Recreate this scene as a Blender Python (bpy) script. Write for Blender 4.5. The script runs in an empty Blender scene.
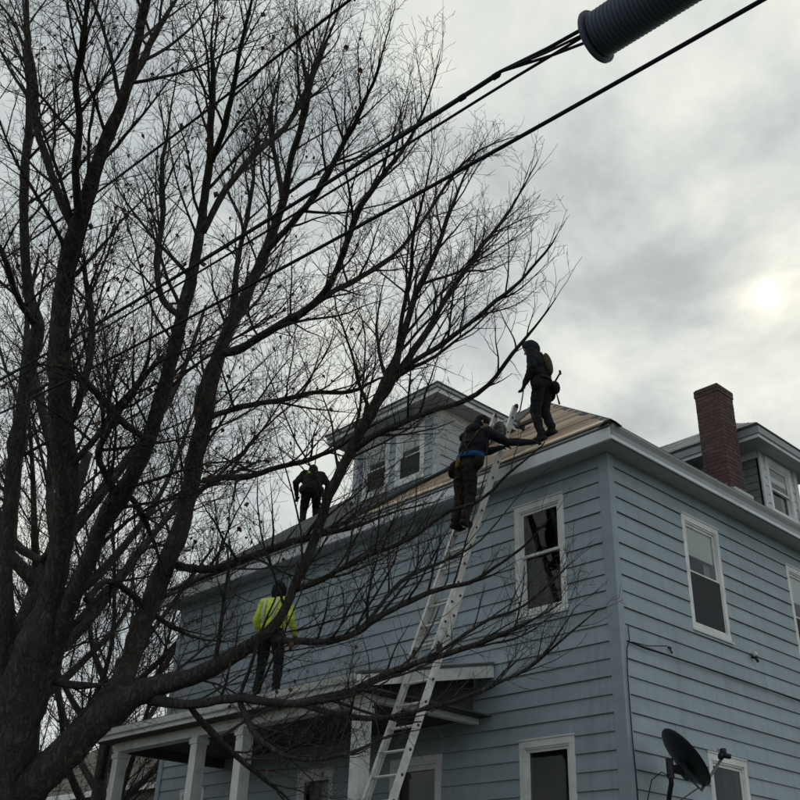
import bpy, bmesh, math, random
import numpy as np
from mathutils import Vector, Matrix

# ------------------------------------------------------------------ camera
S = bpy.context.scene
COL = S.collection
CAM = np.array([-9.8914, -6.9660, 1.6])            # house corner stands at x = 0, y = 0
CF = np.array([0.5817, 0.6567, 0.4799]); CF /= np.linalg.norm(CF)
CR = np.array([0.7350, -0.6772, 0.0357]); CR -= CF * (CR @ CF); CR /= np.linalg.norm(CR)
CU = np.cross(CR, CF)
FPX = 978.71
cam = bpy.data.cameras.new('camera')
cam.sensor_width = 36.0; cam.lens = 36.0 * FPX / 800.0; cam.clip_end = 6000; cam.clip_start = 0.05
camo = bpy.data.objects.new('camera', cam); COL.objects.link(camo)
camo.matrix_world = Matrix(((CR[0], CU[0], -CF[0], CAM[0]), (CR[1], CU[1], -CF[1], CAM[1]),
                            (CR[2], CU[2], -CF[2], CAM[2]), (0, 0, 0, 1)))
S.camera = camo

# ------------------------------------------------------------------ sky, sun, exposure
SUN = Vector((0.7647, 0.3417, 0.5463)).normalized()
SUN_EL = math.asin(SUN.z); SUN_AZ = math.atan2(SUN.x, SUN.y)
W = bpy.data.worlds.new('World'); S.world = W; W.use_nodes = True
nt = W.node_tree; nt.nodes.clear()
def N(tree, typ, **kw):
    n = tree.nodes.new(typ)
    for k, v in kw.items():
        if k == 'ins':
            for i, x in v.items(): n.inputs[i].default_value = x
        else: setattr(n, k, v)
    return n
def math_n(tree, op, a, b=None, clamp=False):
    n = tree.nodes.new('ShaderNodeMath'); n.operation = op; n.use_clamp = clamp
    for i, x in enumerate((a, b)):
        if x is None: continue
        if isinstance(x, (int, float)): n.inputs[i].default_value = x
        else: tree.links.new(x, n.inputs[i])
    return n.outputs[0]
def ramp(tree, fac, stops):
    n = tree.nodes.new('ShaderNodeValToRGB'); cr = n.color_ramp
    while len(cr.elements) < len(stops): cr.elements.new(0.5)
    for e, (p, c) in zip(cr.elements, stops):
        e.position = p; e.color = (*c, 1) if len(c) == 3 else c
    tree.links.new(fac, n.inputs[0]); return n.outputs[0]
def mix(tree, fac, a, b, typ='MIX'):
    n = tree.nodes.new('ShaderNodeMix'); n.data_type = 'RGBA'; n.blend_type = typ
    for i, x in ((0, fac), (6, a), (7, b)):
        if isinstance(x, (int, float)): n.inputs[i].default_value = x
        elif isinstance(x, tuple): n.inputs[i].default_value = (*x, 1)
        else: tree.links.new(x, n.inputs[i])
    return n.outputs[2]
sky = N(nt, 'ShaderNodeTexSky', sky_type='NISHITA', sun_disc=False, sun_elevation=SUN_EL, sun_rotation=SUN_AZ)
bg_sky = N(nt, 'ShaderNodeBackground', ins={1: 0.10}); nt.links.new(sky.outputs[0], bg_sky.inputs[0])
tc = N(nt, 'ShaderNodeTexCoord'); nrm = N(nt, 'ShaderNodeVectorMath', operation='NORMALIZE')
nt.links.new(tc.outputs['Generated'], nrm.inputs[0]); D = nrm.outputs[0]
sp = N(nt, 'ShaderNodeSeparateXYZ'); nt.links.new(D, sp.inputs[0])
zz = math_n(nt, 'ADD', math_n(nt, 'MAXIMUM', sp.outputs[2], 0.0), 0.40)      # clouds lie on a layer overhead
cv = N(nt, 'ShaderNodeCombineXYZ')
nt.links.new(math_n(nt, 'DIVIDE', sp.outputs[0], zz), cv.inputs[0])
nt.links.new(math_n(nt, 'DIVIDE', sp.outputs[1], zz), cv.inputs[1])
cv.inputs[2].default_value = 5.1
n1 = N(nt, 'ShaderNodeTexNoise', ins={'Scale': 3.4, 'Detail': 10.0, 'Roughness': 0.60, 'Distortion': 0.25})
n2 = N(nt, 'ShaderNodeTexNoise', ins={'Scale': 1.15, 'Detail': 3.0, 'Roughness': 0.5})
nt.links.new(cv.outputs[0], n1.inputs['Vector']); nt.links.new(cv.outputs[0], n2.inputs['Vector'])
dens = math_n(nt, 'ADD', math_n(nt, 'MULTIPLY', n1.outputs[0], 0.62), math_n(nt, 'MULTIPLY', n2.outputs[0], 0.38))
ccol = ramp(nt, dens, [(0.30, (0.72, 0.725, 0.675)), (0.40, (0.62, 0.64, 0.605)), (0.47, (0.53, 0.562, 0.555)), (0.525, (0.435, 0.47, 0.48)), (0.59, (0.34, 0.375, 0.395)), (0.70, (0.28, 0.31, 0.335))])
# the sun behind thin cloud: a small bright core and a broad warm veil round it
dt = N(nt, 'ShaderNodeVectorMath', operation='DOT_PRODUCT'); nt.links.new(D, dt.inputs[0]); dt.inputs[1].default_value = SUN
cosd = math_n(nt, 'MAXIMUM', dt.outputs['Value'], 0.0)
thin = ramp(nt, dens, [(0.38, (1, 1, 1)), (0.56, (0.30, 0.30, 0.30))])
core = math_n(nt, 'MULTIPLY', math_n(nt, 'POWER', cosd, 14000.0), 0.50)
mid = math_n(nt, 'MULTIPLY', math_n(nt, 'POWER', cosd, 1000.0), 0.30)
wide = math_n(nt, 'MULTIPLY', math_n(nt, 'POWER', cosd, 16.0), 0.22)
glow = math_n(nt, 'ADD', math_n(nt, 'ADD', math_n(nt, 'MULTIPLY', mid, thin), math_n(nt, 'MULTIPLY', core, math_n(nt, 'ADD', math_n(nt, 'MULTIPLY', thin, 0.6), 0.55))), math_n(nt, 'MULTIPLY', wide, thin))
gcol = mix(nt, glow, (0, 0, 0), (1.0, 0.86, 0.54), 'MIX')
gn = gcol.node; gn.clamp_factor = False
tot = mix(nt, 1.0, ccol, gcol, 'ADD')
bg_cl = N(nt, 'ShaderNodeBackground', ins={1: 1.0}); nt.links.new(tot, bg_cl.inputs[0])
cover = math_n(nt, 'MULTIPLY', ramp(nt, dens, [(0.25, (0.85, 0.85, 0.85)), (0.36, (1, 1, 1))]), 1.0)
ms = N(nt, 'ShaderNodeMixShader'); nt.links.new(cover, ms.inputs[0])
nt.links.new(bg_sky.outputs[0], ms.inputs[1]); nt.links.new(bg_cl.outputs[0], ms.inputs[2])
wo = N(nt, 'ShaderNodeOutputWorld'); nt.links.new(ms.outputs[0], wo.inputs[0])

sl = bpy.data.lights.new('sun', 'SUN'); sl.energy = 0.6; sl.angle = math.radians(14); sl.color = (1.0, 0.94, 0.82)
slo = bpy.data.objects.new('sun', sl); COL.objects.link(slo)
slo.rotation_euler = (-SUN).to_track_quat('-Z', 'Y').to_euler(); slo.location = (12, 6, 30)
S.view_settings.view_transform = 'Standard'; S.view_settings.look = 'None'
S.view_settings.exposure = 0.30; S.view_settings.gamma = 1.0; S.view_settings.use_curve_mapping = False
S.render.engine = 'CYCLES'

# ------------------------------------------------------------------ helpers
rng = random.Random(11)
def ray(px, py):
    d = CF + CR * (px - 400) / FPX - CU * (py - 400) / FPX
    return d / np.linalg.norm(d)
def at(px, py, dist): return CAM + ray(px, py) * dist
def at_x(px, py, X):
    d = ray(px, py); return CAM + d * ((X - CAM[0]) / d[0])
def at_y(px, py, Y):
    d = ray(px, py); return CAM + d * ((Y - CAM[1]) / d[1])
def proj(P):
    v = np.asarray(P, float) - CAM; w = v @ CF
    return 400 + FPX * (v @ CR) / w, 400 - FPX * (v @ CU) / w

def link(o, parent=None):
    COL.objects.link(o)
    if parent is not None: o.parent = parent
    return o
def empty(name, label, cat, loc=(0, 0, 0), group=None):
    o = bpy.data.objects.new(name, None); o.location = loc; o.empty_display_size = 0.2
    o['label'] = label; o['category'] = cat
    if group: o['group'] = group
    return link(o)
def tag(o, label, cat, group=None):
    o['label'] = label; o['category'] = cat
    if group: o['group'] = group
    return o
def mesh_obj(name, verts, faces, mats, parent=None, mi=None, smooth=False):
    """world-space vertices; a child keeps them by cancelling its parent's offset"""
    me = bpy.data.meshes.new(name)
    me.from_pydata([tuple(v) for v in verts], [], [tuple(f) for f in faces])
    for m in (mats if isinstance(mats, (list, tuple)) else [mats]): me.materials.append(m)
    if mi is not None: me.polygons.foreach_set('material_index', mi)
    if smooth: me.polygons.foreach_set('use_smooth', [True] * len(me.polygons))
    me.update()
    return place(bpy.data.objects.new(name, me), parent)
def wloc(o):
    v = Vector((0, 0, 0))
    while o is not None: v += o.location; o = o.parent
    return v
def place(o, parent):
    if parent is not None: o.location = o.location - wloc(parent)
    return link(o, parent)

class MB:
    def __init__(s): s.v = []; s.f = []
    def add(s, vs, fs):
        n = len(s.v); s.v += [tuple(v) for v in vs]; s.f += [tuple(i + n for i in f) for f in fs]; return s
    def box(s, a, b, M=None):
        x0, y0, z0 = [min(p, q) for p, q in zip(a, b)]; x1, y1, z1 = [max(p, q) for p, q in zip(a, b)]
        vs = [(x0, y0, z0), (x1, y0, z0), (x1, y1, z0), (x0, y1, z0), (x0, y0, z1), (x1, y0, z1), (x1, y1, z1), (x0, y1, z1)]
        if M is not None: vs = [tuple(M @ Vector(v)) for v in vs]
        return s.add(vs, [(0, 3, 2, 1), (4, 5, 6, 7), (0, 1, 5, 4), (1, 2, 6, 5), (2, 3, 7, 6), (3, 0, 4, 7)])
    def prism(s, poly, ext, M=None):
        """poly: list of 3D points, extruded by vector ext"""
        n = len(poly); e = Vector(ext)
        vs = [Vector(p) for p in poly] + [Vector(p) + e for p in poly]
        if M is not None: vs = [M @ v for v in vs]
        return s.add(vs, [tuple(range(n))[::-1], tuple(range(n, 2 * n))] + [(i, (i + 1) % n, n + (i + 1) % n, n + i) for i in range(n)])
    def tube(s, pts, rad, sides=8, caps=True):
        pts = [Vector(p) for p in pts]; n = len(pts)
        rad = [rad] * n if isinstance(rad, (int, float)) else rad
        ref = None; vs = []; fs = []
        for i, p in enumerate(pts):
            t = (pts[min(i + 1, n - 1)] - pts[max(i - 1, 0)]).normalized()
            if ref is None:
                ref = t.orthogonal().normalized()
            ref = (ref - t * ref.dot(t)).normalized(); b = t.cross(ref)
            for k in range(sides):
                a = 2 * math.pi * k / sides
                vs.append(p + (ref * math.cos(a) + b * math.sin(a)) * rad[i])
        for i in range(n - 1):
            for k in range(sides):
                k2 = (k + 1) % sides
                fs.append((i * sides + k, i * sides + k2, (i + 1) * sides + k2, (i + 1) * sides + k))
        if caps: fs += [tuple(range(sides))[::-1], tuple((n - 1) * sides + k for k in range(sides))]
        return s.add(vs, fs)
    def build(s, name, mat, parent=None, smooth=False): return mesh_obj(name, s.v, s.f, mat, parent, None, smooth)

# ------------------------------------------------------------------ materials
MATS = {}
def mat(name, col, rough=0.7, var=0.12, scale=3.0, bump=0.0, bscale=60.0, metal=0.0, spec=0.35, rnd=0.0, stretch=None, dirt=None, dscale=0.7, streak=0.0):
    m = bpy.data.materials.new(name); m.use_nodes = True; t = m.node_tree; b = t.nodes['Principled BSDF']
    co = N(t, 'ShaderNodeTexCoord'); src = co.outputs['Object']
    if stretch:
        mp = N(t, 'ShaderNodeMapping'); mp.inputs['Scale'].default_value = stretch; t.links.new(src, mp.inputs[0]); src = mp.outputs[0]
    no = N(t, 'ShaderNodeTexNoise', ins={'Scale': scale, 'Detail': 6.0, 'Roughness': 0.6}); t.links.new(src, no.inputs['Vector'])
    lo = tuple(max(0, c * (1 - var)) for c in col); hi = tuple(min(1, c * (1 + var)) for c in col)
    c = ramp(t, no.outputs[0], [(0.3, lo), (0.7, hi)])
    if dirt:
        nd = N(t, 'ShaderNodeTexNoise', ins={'Scale': dscale, 'Detail': 8.0, 'Roughness': 0.65}); t.links.new(co.outputs['Object'], nd.inputs['Vector'])
        f = ramp(t, nd.outputs[0], [(0.48, (0, 0, 0)), (0.72, (0.75, 0.75, 0.75))]); c = mix(t, f, c, dirt)
    if streak:                                          # rain streaks running down the boards
        ms_ = N(t, 'ShaderNodeMapping'); ms_.inputs['Scale'].default_value = (7, 7, 0.35); t.links.new(co.outputs['Object'], ms_.inputs[0])
        ns = N(t, 'ShaderNodeTexNoise', ins={'Scale': 1.0, 'Detail': 6.0, 'Roughness': 0.65}); t.links.new(ms_.outputs[0], ns.inputs['Vector'])
        c = mix(t, ramp(t, ns.outputs[0], [(0.50, (0, 0, 0)), (0.75, (streak, streak, streak))]), c, tuple(0.62 * q for q in col))
    if rnd:
        oi = N(t, 'ShaderNodeObjectInfo'); hs = N(t, 'ShaderNodeHueSaturation')
        v = math_n(t, 'ADD', math_n(t, 'MULTIPLY', oi.outputs['Random'], 2 * rnd), 1 - rnd)
        t.links.new(v, hs.inputs['Value']); t.links.new(c, hs.inputs['Color']); c = hs.outputs[0]
    t.links.new(c, b.inputs['Base Color'])
    b.inputs['Roughness'].default_value = rough; b.inputs['Metallic'].default_value = metal
    b.inputs['Specular IOR Level'].default_value = spec
    if bump:
        nb = N(t, 'ShaderNodeTexNoise', ins={'Scale': bscale, 'Detail': 5.0}); t.links.new(src, nb.inputs['Vector'])
        bp = N(t, 'ShaderNodeBump', ins={'Strength': bump, 'Distance': 0.02}); t.links.new(nb.outputs[0], bp.inputs['Height'])
        t.links.new(bp.outputs[0], b.inputs['Normal'])
    MATS[name] = m; return m
M_SIDING = mat('blue_grey_siding', (0.325, 0.398, 0.452), 0.55, 0.12, 1.4, 0.14, 45, rnd=0.055, stretch=(0.5, 0.5, 3), dirt=(0.268, 0.322, 0.358), dscale=1.1, streak=0.55)
M_WALLCORE = mat('sheathing', (0.05, 0.055, 0.06), 0.9)
M_SIDE2 = mat('pale_siding', (0.56, 0.60, 0.63), 0.6, 0.08, 2.0, 0.08, 45, rnd=0.03, dirt=(0.36, 0.38, 0.385), dscale=1.3)
M_SHAKE = mat('grey_shakes', (0.19, 0.21, 0.20), 0.85, 0.2, 5.0, 0.3, 40, rnd=0.12)
M_WHITE = mat('white_trim', (0.78, 0.80, 0.81), 0.5, 0.06, 4.0, 0.06, 30, dirt=(0.42, 0.42, 0.40), dscale=2.2)
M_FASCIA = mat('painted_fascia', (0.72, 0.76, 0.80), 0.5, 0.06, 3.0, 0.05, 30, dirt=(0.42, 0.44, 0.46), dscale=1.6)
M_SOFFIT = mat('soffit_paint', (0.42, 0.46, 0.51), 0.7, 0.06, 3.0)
M_SOFFIT2 = mat('grey_gutter_metal', (0.30, 0.325, 0.345), 0.45, 0.08, 3.0)
M_POST = mat('porch_paint', (0.72, 0.74, 0.74), 0.6, 0.10, 5.0, 0.15, 30, dirt=(0.44, 0.44, 0.42), dscale=4)
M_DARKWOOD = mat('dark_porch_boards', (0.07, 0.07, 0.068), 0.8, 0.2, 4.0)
M_PLANK = mat('bare_roof_plank', (0.40, 0.295, 0.205), 0.8, 0.22, 3.0, 0.2, 60, rnd=0.30, stretch=(1, 0.15, 1), dirt=(0.22, 0.165, 0.12), dscale=2.5)
M_NEWWOOD = mat('new_roof_edge_board', (0.70, 0.60, 0.46), 0.7, 0.10, 3.0, rnd=0.06)
M_SHINGLE = mat('asphalt_shingle', (0.085, 0.088, 0.092), 0.9, 0.30, 9.0, 0.4, 120, rnd=0.15)
M_SLATE = mat('pale_shingle', (0.24, 0.245, 0.25), 0.8, 0.25, 6.0, 0.3, 90, rnd=0.15)
M_FELT = mat('roofing_felt', (0.035, 0.036, 0.040), 0.75, 0.2, 6.0)
M_BRICK = mat('red_brick', (0.104, 0.064, 0.060), 0.85, 0.28, 14.0, 0.5, 80, rnd=0.22, dirt=(0.07, 0.055, 0.055), dscale=3)
M_MORTAR = mat('mortar', (0.20, 0.18, 0.165), 0.9, 0.2, 20, 0.3, 90)
M_FLASH = mat('flashing', (0.42, 0.44, 0.46), 0.45, 0.2, 9, metal=0.4)
M_ALU = mat('weathered_aluminium', (0.64, 0.64, 0.62), 0.5, 0.18, 9.0, 0.1, 60, metal=0.25, dirt=(0.38, 0.36, 0.32), dscale=5)
M_PLUG = mat('rung_plug', (0.03, 0.03, 0.03), 0.6)
M_ROPE = mat('rope', (0.35, 0.34, 0.30), 0.9)
M_CABLE = mat('cable_sheath', (0.016, 0.019, 0.030), 0.75, 0.1, 9, spec=0.10)
M_CASE = mat('splice_case_plastic', (0.062, 0.086, 0.125), 0.55, 0.12, 5, spec=0.3)
M_DISH = mat('dish_black', (0.018, 0.020, 0.026), 0.45, 0.15, 6, spec=0.3)
M_STEEL = mat('dull_steel', (0.16, 0.17, 0.18), 0.45, 0.1, 8, metal=0.5)
M_PORC = mat('porcelain', (0.62, 0.63, 0.62), 0.3)
def bark_mat():
    m = bpy.data.materials.new('bark'); m.use_nodes = True; t = m.node_tree; b = t.nodes['Principled BSDF']
    co = N(t, 'ShaderNodeTexCoord'); mp = N(t, 'ShaderNodeMapping'); mp.inputs['Scale'].default_value = (1, 1, 0.38); t.links.new(co.outputs['Object'], mp.inputs[0])
    n0 = N(t, 'ShaderNodeTexNoise', ins={'Scale': 5.0, 'Detail': 4.0}); t.links.new(mp.outputs[0], n0.inputs['Vector'])
    va = N(t, 'ShaderNodeVectorMath', operation='MULTIPLY_ADD'); t.links.new(n0.outputs[1], va.inputs[0]); va.inputs[1].default_value = (0.10, 0.10, 0.10); t.links.new(mp.outputs[0], va.inputs[2])
    n3 = N(t, 'ShaderNodeTexNoise', ins={'Scale': 17.0, 'Detail': 5.0, 'Roughness': 0.6, 'Distortion': 0.6}); t.links.new(va.outputs[0], n3.inputs['Vector'])
    n1 = N(t, 'ShaderNodeTexNoise', ins={'Scale': 70.0, 'Detail': 6.0, 'Roughness': 0.7}); t.links.new(mp.outputs[0], n1.inputs['Vector'])
    rid = math_n(t, 'MULTIPLY', math_n(t, 'ABSOLUTE', math_n(t, 'SUBTRACT', n3.outputs[0], 0.5)), 4.0)
    h = math_n(t, 'ADD', math_n(t, 'MULTIPLY', math_n(t, 'MINIMUM', rid, 1.0), 0.6), math_n(t, 'MULTIPLY', n1.outputs[0], 0.7))
    c = ramp(t, h, [(0.30, (0.042, 0.040, 0.038)), (0.62, (0.108, 0.099, 0.092)), (1.0, (0.21, 0.195, 0.182))])
    n2 = N(t, 'ShaderNodeTexNoise', ins={'Scale': 2.2, 'Detail': 5.0}); t.links.new(co.outputs['Object'], n2.inputs['Vector'])
    c = mix(t, ramp(t, n2.outputs[0], [(0.55, (0, 0, 0)), (0.75, (0.5, 0.5, 0.5))]), c, (0.13, 0.135, 0.12))
    t.links.new(c, b.inputs['Base Color']); b.inputs['Roughness'].default_value = 0.95; b.inputs['Specular IOR Level'].default_value = 0.1
    bp = N(t, 'ShaderNodeBump', ins={'Strength': 1.0, 'Distance': 0.045}); t.links.new(h, bp.inputs['Height']); t.links.new(bp.outputs[0], b.inputs['Normal']); return m
M_BARK = bark_mat()
M_TWIG = mat('twig_bark', (0.075, 0.068, 0.064), 0.9, 0.2, 6.0, spec=0.2)
M_LEAF = mat('dead_leaf', (0.085, 0.052, 0.030), 0.8, 0.3, 6.0)
M_GRASS = mat('dormant_grass', (0.085, 0.085, 0.045), 0.95, 0.35, 1.2, 0.6, 30)
M_ASPHALT = mat('asphalt', (0.05, 0.05, 0.052), 0.9, 0.25, 3, 0.4, 150)
M_CONC = mat('concrete', (0.30, 0.29, 0.27), 0.85, 0.15, 3, 0.2, 60)
M_PAINT = mat('road_paint', (0.7, 0.7, 0.68), 0.7)
M_POLE = mat('pole_wood', (0.13, 0.105, 0.08), 0.9, 0.25, 6, 0.3, 40, stretch=(1, 1, 0.1))
M_NWALL = mat('neighbour_wall', (0.34, 0.33, 0.30), 0.8, 0.1, 2)
M_NROOF = mat('neighbour_roof', (0.12, 0.105, 0.095), 0.9, 0.25, 3, 0.3, 60, dirt=(0.16, 0.115, 0.08), dscale=0.9)
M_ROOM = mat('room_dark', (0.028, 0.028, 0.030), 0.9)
M_BLIND = mat('blind', (0.72, 0.75, 0.75), 0.8, 0.05, 3)
M_CURTAIN = mat('curtain', (0.33, 0.34, 0.35), 0.9, 0.25, 14, stretch=(1, 1, 0.06))
M_SHEER = mat('dark_curtain', (0.045, 0.047, 0.05), 0.9, 0.5, 9, stretch=(1, 1, 0.2))
M_SCREEN = mat('insect_screen', (0.030, 0.033, 0.040), 0.75, 0.12, 5)
def glass_mat():
    m = bpy.data.materials.new('window_glass'); m.use_nodes = True; t = m.node_tree; t.nodes.clear()
    o = N(t, 'ShaderNodeOutputMaterial'); tr = N(t, 'ShaderNodeBsdfTransparent', ins={0: (0.88, 0.90, 0.90, 1)})
    gl = N(t, 'ShaderNodeBsdfGlossy', ins={0: (0.9, 0.92, 0.94, 1), 1: 0.04}); fr = N(t, 'ShaderNodeFresnel', ins={0: 1.42})
    no = N(t, 'ShaderNodeTexNoise', ins={'Scale': 2.2, 'Detail': 1.0}); bp = N(t, 'ShaderNodeBump', ins={'Strength': 0.03, 'Distance': 0.02})
    t.links.new(no.outputs[0], bp.inputs['Height']); t.links.new(bp.outputs[0], gl.inputs['Normal'])
    mx = N(t, 'ShaderNodeMixShader'); t.links.new(fr.outputs[0], mx.inputs[0]); t.links.new(tr.outputs[0], mx.inputs[1]); t.links.new(gl.outputs[0], mx.inputs[2])
    t.links.new(mx.outputs[0], o.inputs[0]); return m
M_GLASS = glass_mat()

# ------------------------------------------------------------------ ground and street
EZ = 1.6                                     # eye height: heights below named _r are measured from the eye
def ground_z(x, y):
    t = min(1.0, max(0.0, (x + 8.6) / 4.2)); return 0.9 * t * t * (3 - 2 * t)
def make_ground():
    xs = [-3000, -600, -120, -40, -22, -16.5] + [-9.3 + 0.35 * i for i in range(20)] + [0, 6, 13, 30, 60, 150, 600, 3000]
    ys = [-3000, -600, -150, -60, -25, -12, -6, -2, 2, 6, 12, 20, 40, 80, 200, 700, 3000]
    vs = [(x, y, ground_z(x, y) + (0.02 if -8.6 < x < -4 else 0) * math.sin(y * 1.3 + x)) for x in xs for y in ys]
    n = len(ys); fs = [(i * n + j, (i + 1) * n + j, (i + 1) * n + j + 1, i * n + j + 1) for i in range(len(xs) - 1) for j in range(n - 1)]
    g = mesh_obj('ground', vs, fs, M_GRASS, smooth=True); g['kind'] = 'structure'
    b = MB(); b.box((-16.4, -300, -0.3), (-10.6, 300, 0.004)); r = b.build('road', M_ASPHALT); r['kind'] = 'structure'
    b = MB(); b.box((-10.6, -300, -0.3), (-10.45, 300, 0.13)); b.box((-16.55, -300, -0.3), (-16.4, 300, 0.13)); k = b.build('kerb', M_CONC); k['kind'] = 'structure'
    b = MB()
    for i in range(-30, 30): b.box((-13.56, i * 5.0, 0.0), (-13.44, i * 5.0 + 2.4, 0.008))
    k = b.build('road_marking', M_PAINT); k['kind'] = 'structure'
    b = MB()
    for i in range(-40, 41): b.box((-9.75, i * 1.5 + 0.006, -0.2), (-8.65, i * 1.5 + 1.494, 0.02))
    k = b.build('pavement', M_CONC); k['kind'] = 'structure'
make_ground()

# ------------------------------------------------------------------ the blue house
LX, LY = 12.8, 10.6
COURSE = 0.212; Z0 = 3.679 + EZ              # bottom edge of one clapboard course; the others step from it
SOF = 5.757 + EZ; EAV = 6.0 + EZ; OH = 0.34; PITCH = 0.82
HOUSE = empty('house', 'two storey blue grey clapboard house with porch, dormers and half stripped roof', 'house', (0, 0, 0))

def front(u, n, z): return (-n, u, z)
def side(u, n, z): return (u, -n, z)
def recalc(o):
    bm = bmesh.new(); bm.from_mesh(o.data); bmesh.ops.recalc_face_normals(bm, faces=bm.faces); bm.to_mesh(o.data); bm.free(); return o
def face_out(o, F):                                   # a single pane looks outward
    d = Vector(F(0, 1, 0)) - Vector(F(0, 0, 0))
    if o.data.polygons[0].normal.dot(d) < 0: o.data.flip_normals()
    return o
def fbox(b, F, a, c): b.box(F(*a), F(*c))
def sub_intervals(lo, hi, cuts):
    out = []; x = lo
    for a, c in sorted(cuts):
        if a > x: out.append((x, min(a, hi)))
        x = max(x, c)
    if x < hi: out.append((x, hi))
    return [(a, c) for a, c in out if c - a > 0.01]
def make_wall(name, F, u0, u1, z0, z1, holes, board_mat, exposure, phase, clad=True, top_fn=None):
    us = sorted(set([u0, u1] + [h[i] for h in holes for i in (0, 1)])); zs = sorted(set([z0, z1] + [h[i] for h in holes for i in (2, 3)]))
    b = MB()
    for i in range(len(us) - 1):
        for j in range(len(zs) - 1):
            cu, cz = (us[i] + us[i + 1]) / 2, (zs[j] + zs[j + 1]) / 2
            if any(h[0] < cu < h[1] and h[2] < cz < h[3] for h in holes): continue
            fbox(b, F, (us[i], 0.0, zs[j]), (us[i + 1], -0.12, zs[j + 1]))
    w = b.build(name, M_WALLCORE if clad else board_mat, HOUSE)
    if not clad: return w
    k = math.floor((z0 - phase) / exposure)
    while phase + k * exposure < z1 - 0.01:
        a = phase + k * exposure; k += 1
        lo, hi = max(a, z0), min(a + exposure, z1)
        T = 0.029 if exposure > 0.2 else 0.020
        hs = [h for h in holes if h[2] < hi - 0.012 and h[3] > lo + 0.012]
        pieces = [(c0, c1, lo, hi) for c0, c1 in sub_intervals(u0, u1, [(h[0], h[1]) for h in hs])]
        for h in hs:                                   # what is left of the course above or below an opening
            if h[2] > lo + 0.012: pieces.append((h[0], h[1], lo, h[2]))
            if h[3] < hi - 0.012: pieces.append((h[0], h[1], h[3], hi))
        jt = (rng.random() - 0.5) * 0.003
        cut = []                                       # butt joints where one board length ends
        x_ = u0 + rng.uniform(0.9, 3.4)
        while x_ < u1: cut.append(x_); x_ += rng.uniform(3.0, 3.7)
        split = []
        for c0, c1, za, zb in pieces:
            e_ = [c0] + [q for q in cut if c0 + 0.35 < q < c1 - 0.35] + [c1]
            split += [(a_, b_, za, zb) for a_, b_ in zip(e_, e_[1:])]
        for c0, c1, za, zb in split:
            jt = (rng.random() - 0.5) * 0.005
            tn = lambda z: T - (T - 0.008) * (z - a) / exposure + jt
            ta, tb = tn(za), tn(zb)
            # lapped board: thick lower edge with an undercut, thin upper edge
            prof = [(0.001, za + 0.013), (ta - 0.008, za + 0.013), (ta - 0.005, za), (ta, za + 0.003), (tb, zb + 0.001), (0.001, zb + 0.001)]
            bb = MB(); bb.prism([F(c0 + 0.0008, n, z) for n, z in prof], Vector(F(c1 - 0.0008, 0, 0)) - Vector(F(c0 + 0.0008, 0, 0)))
            recalc(bb.build('clapboard', board_mat, w))
    return w

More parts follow.
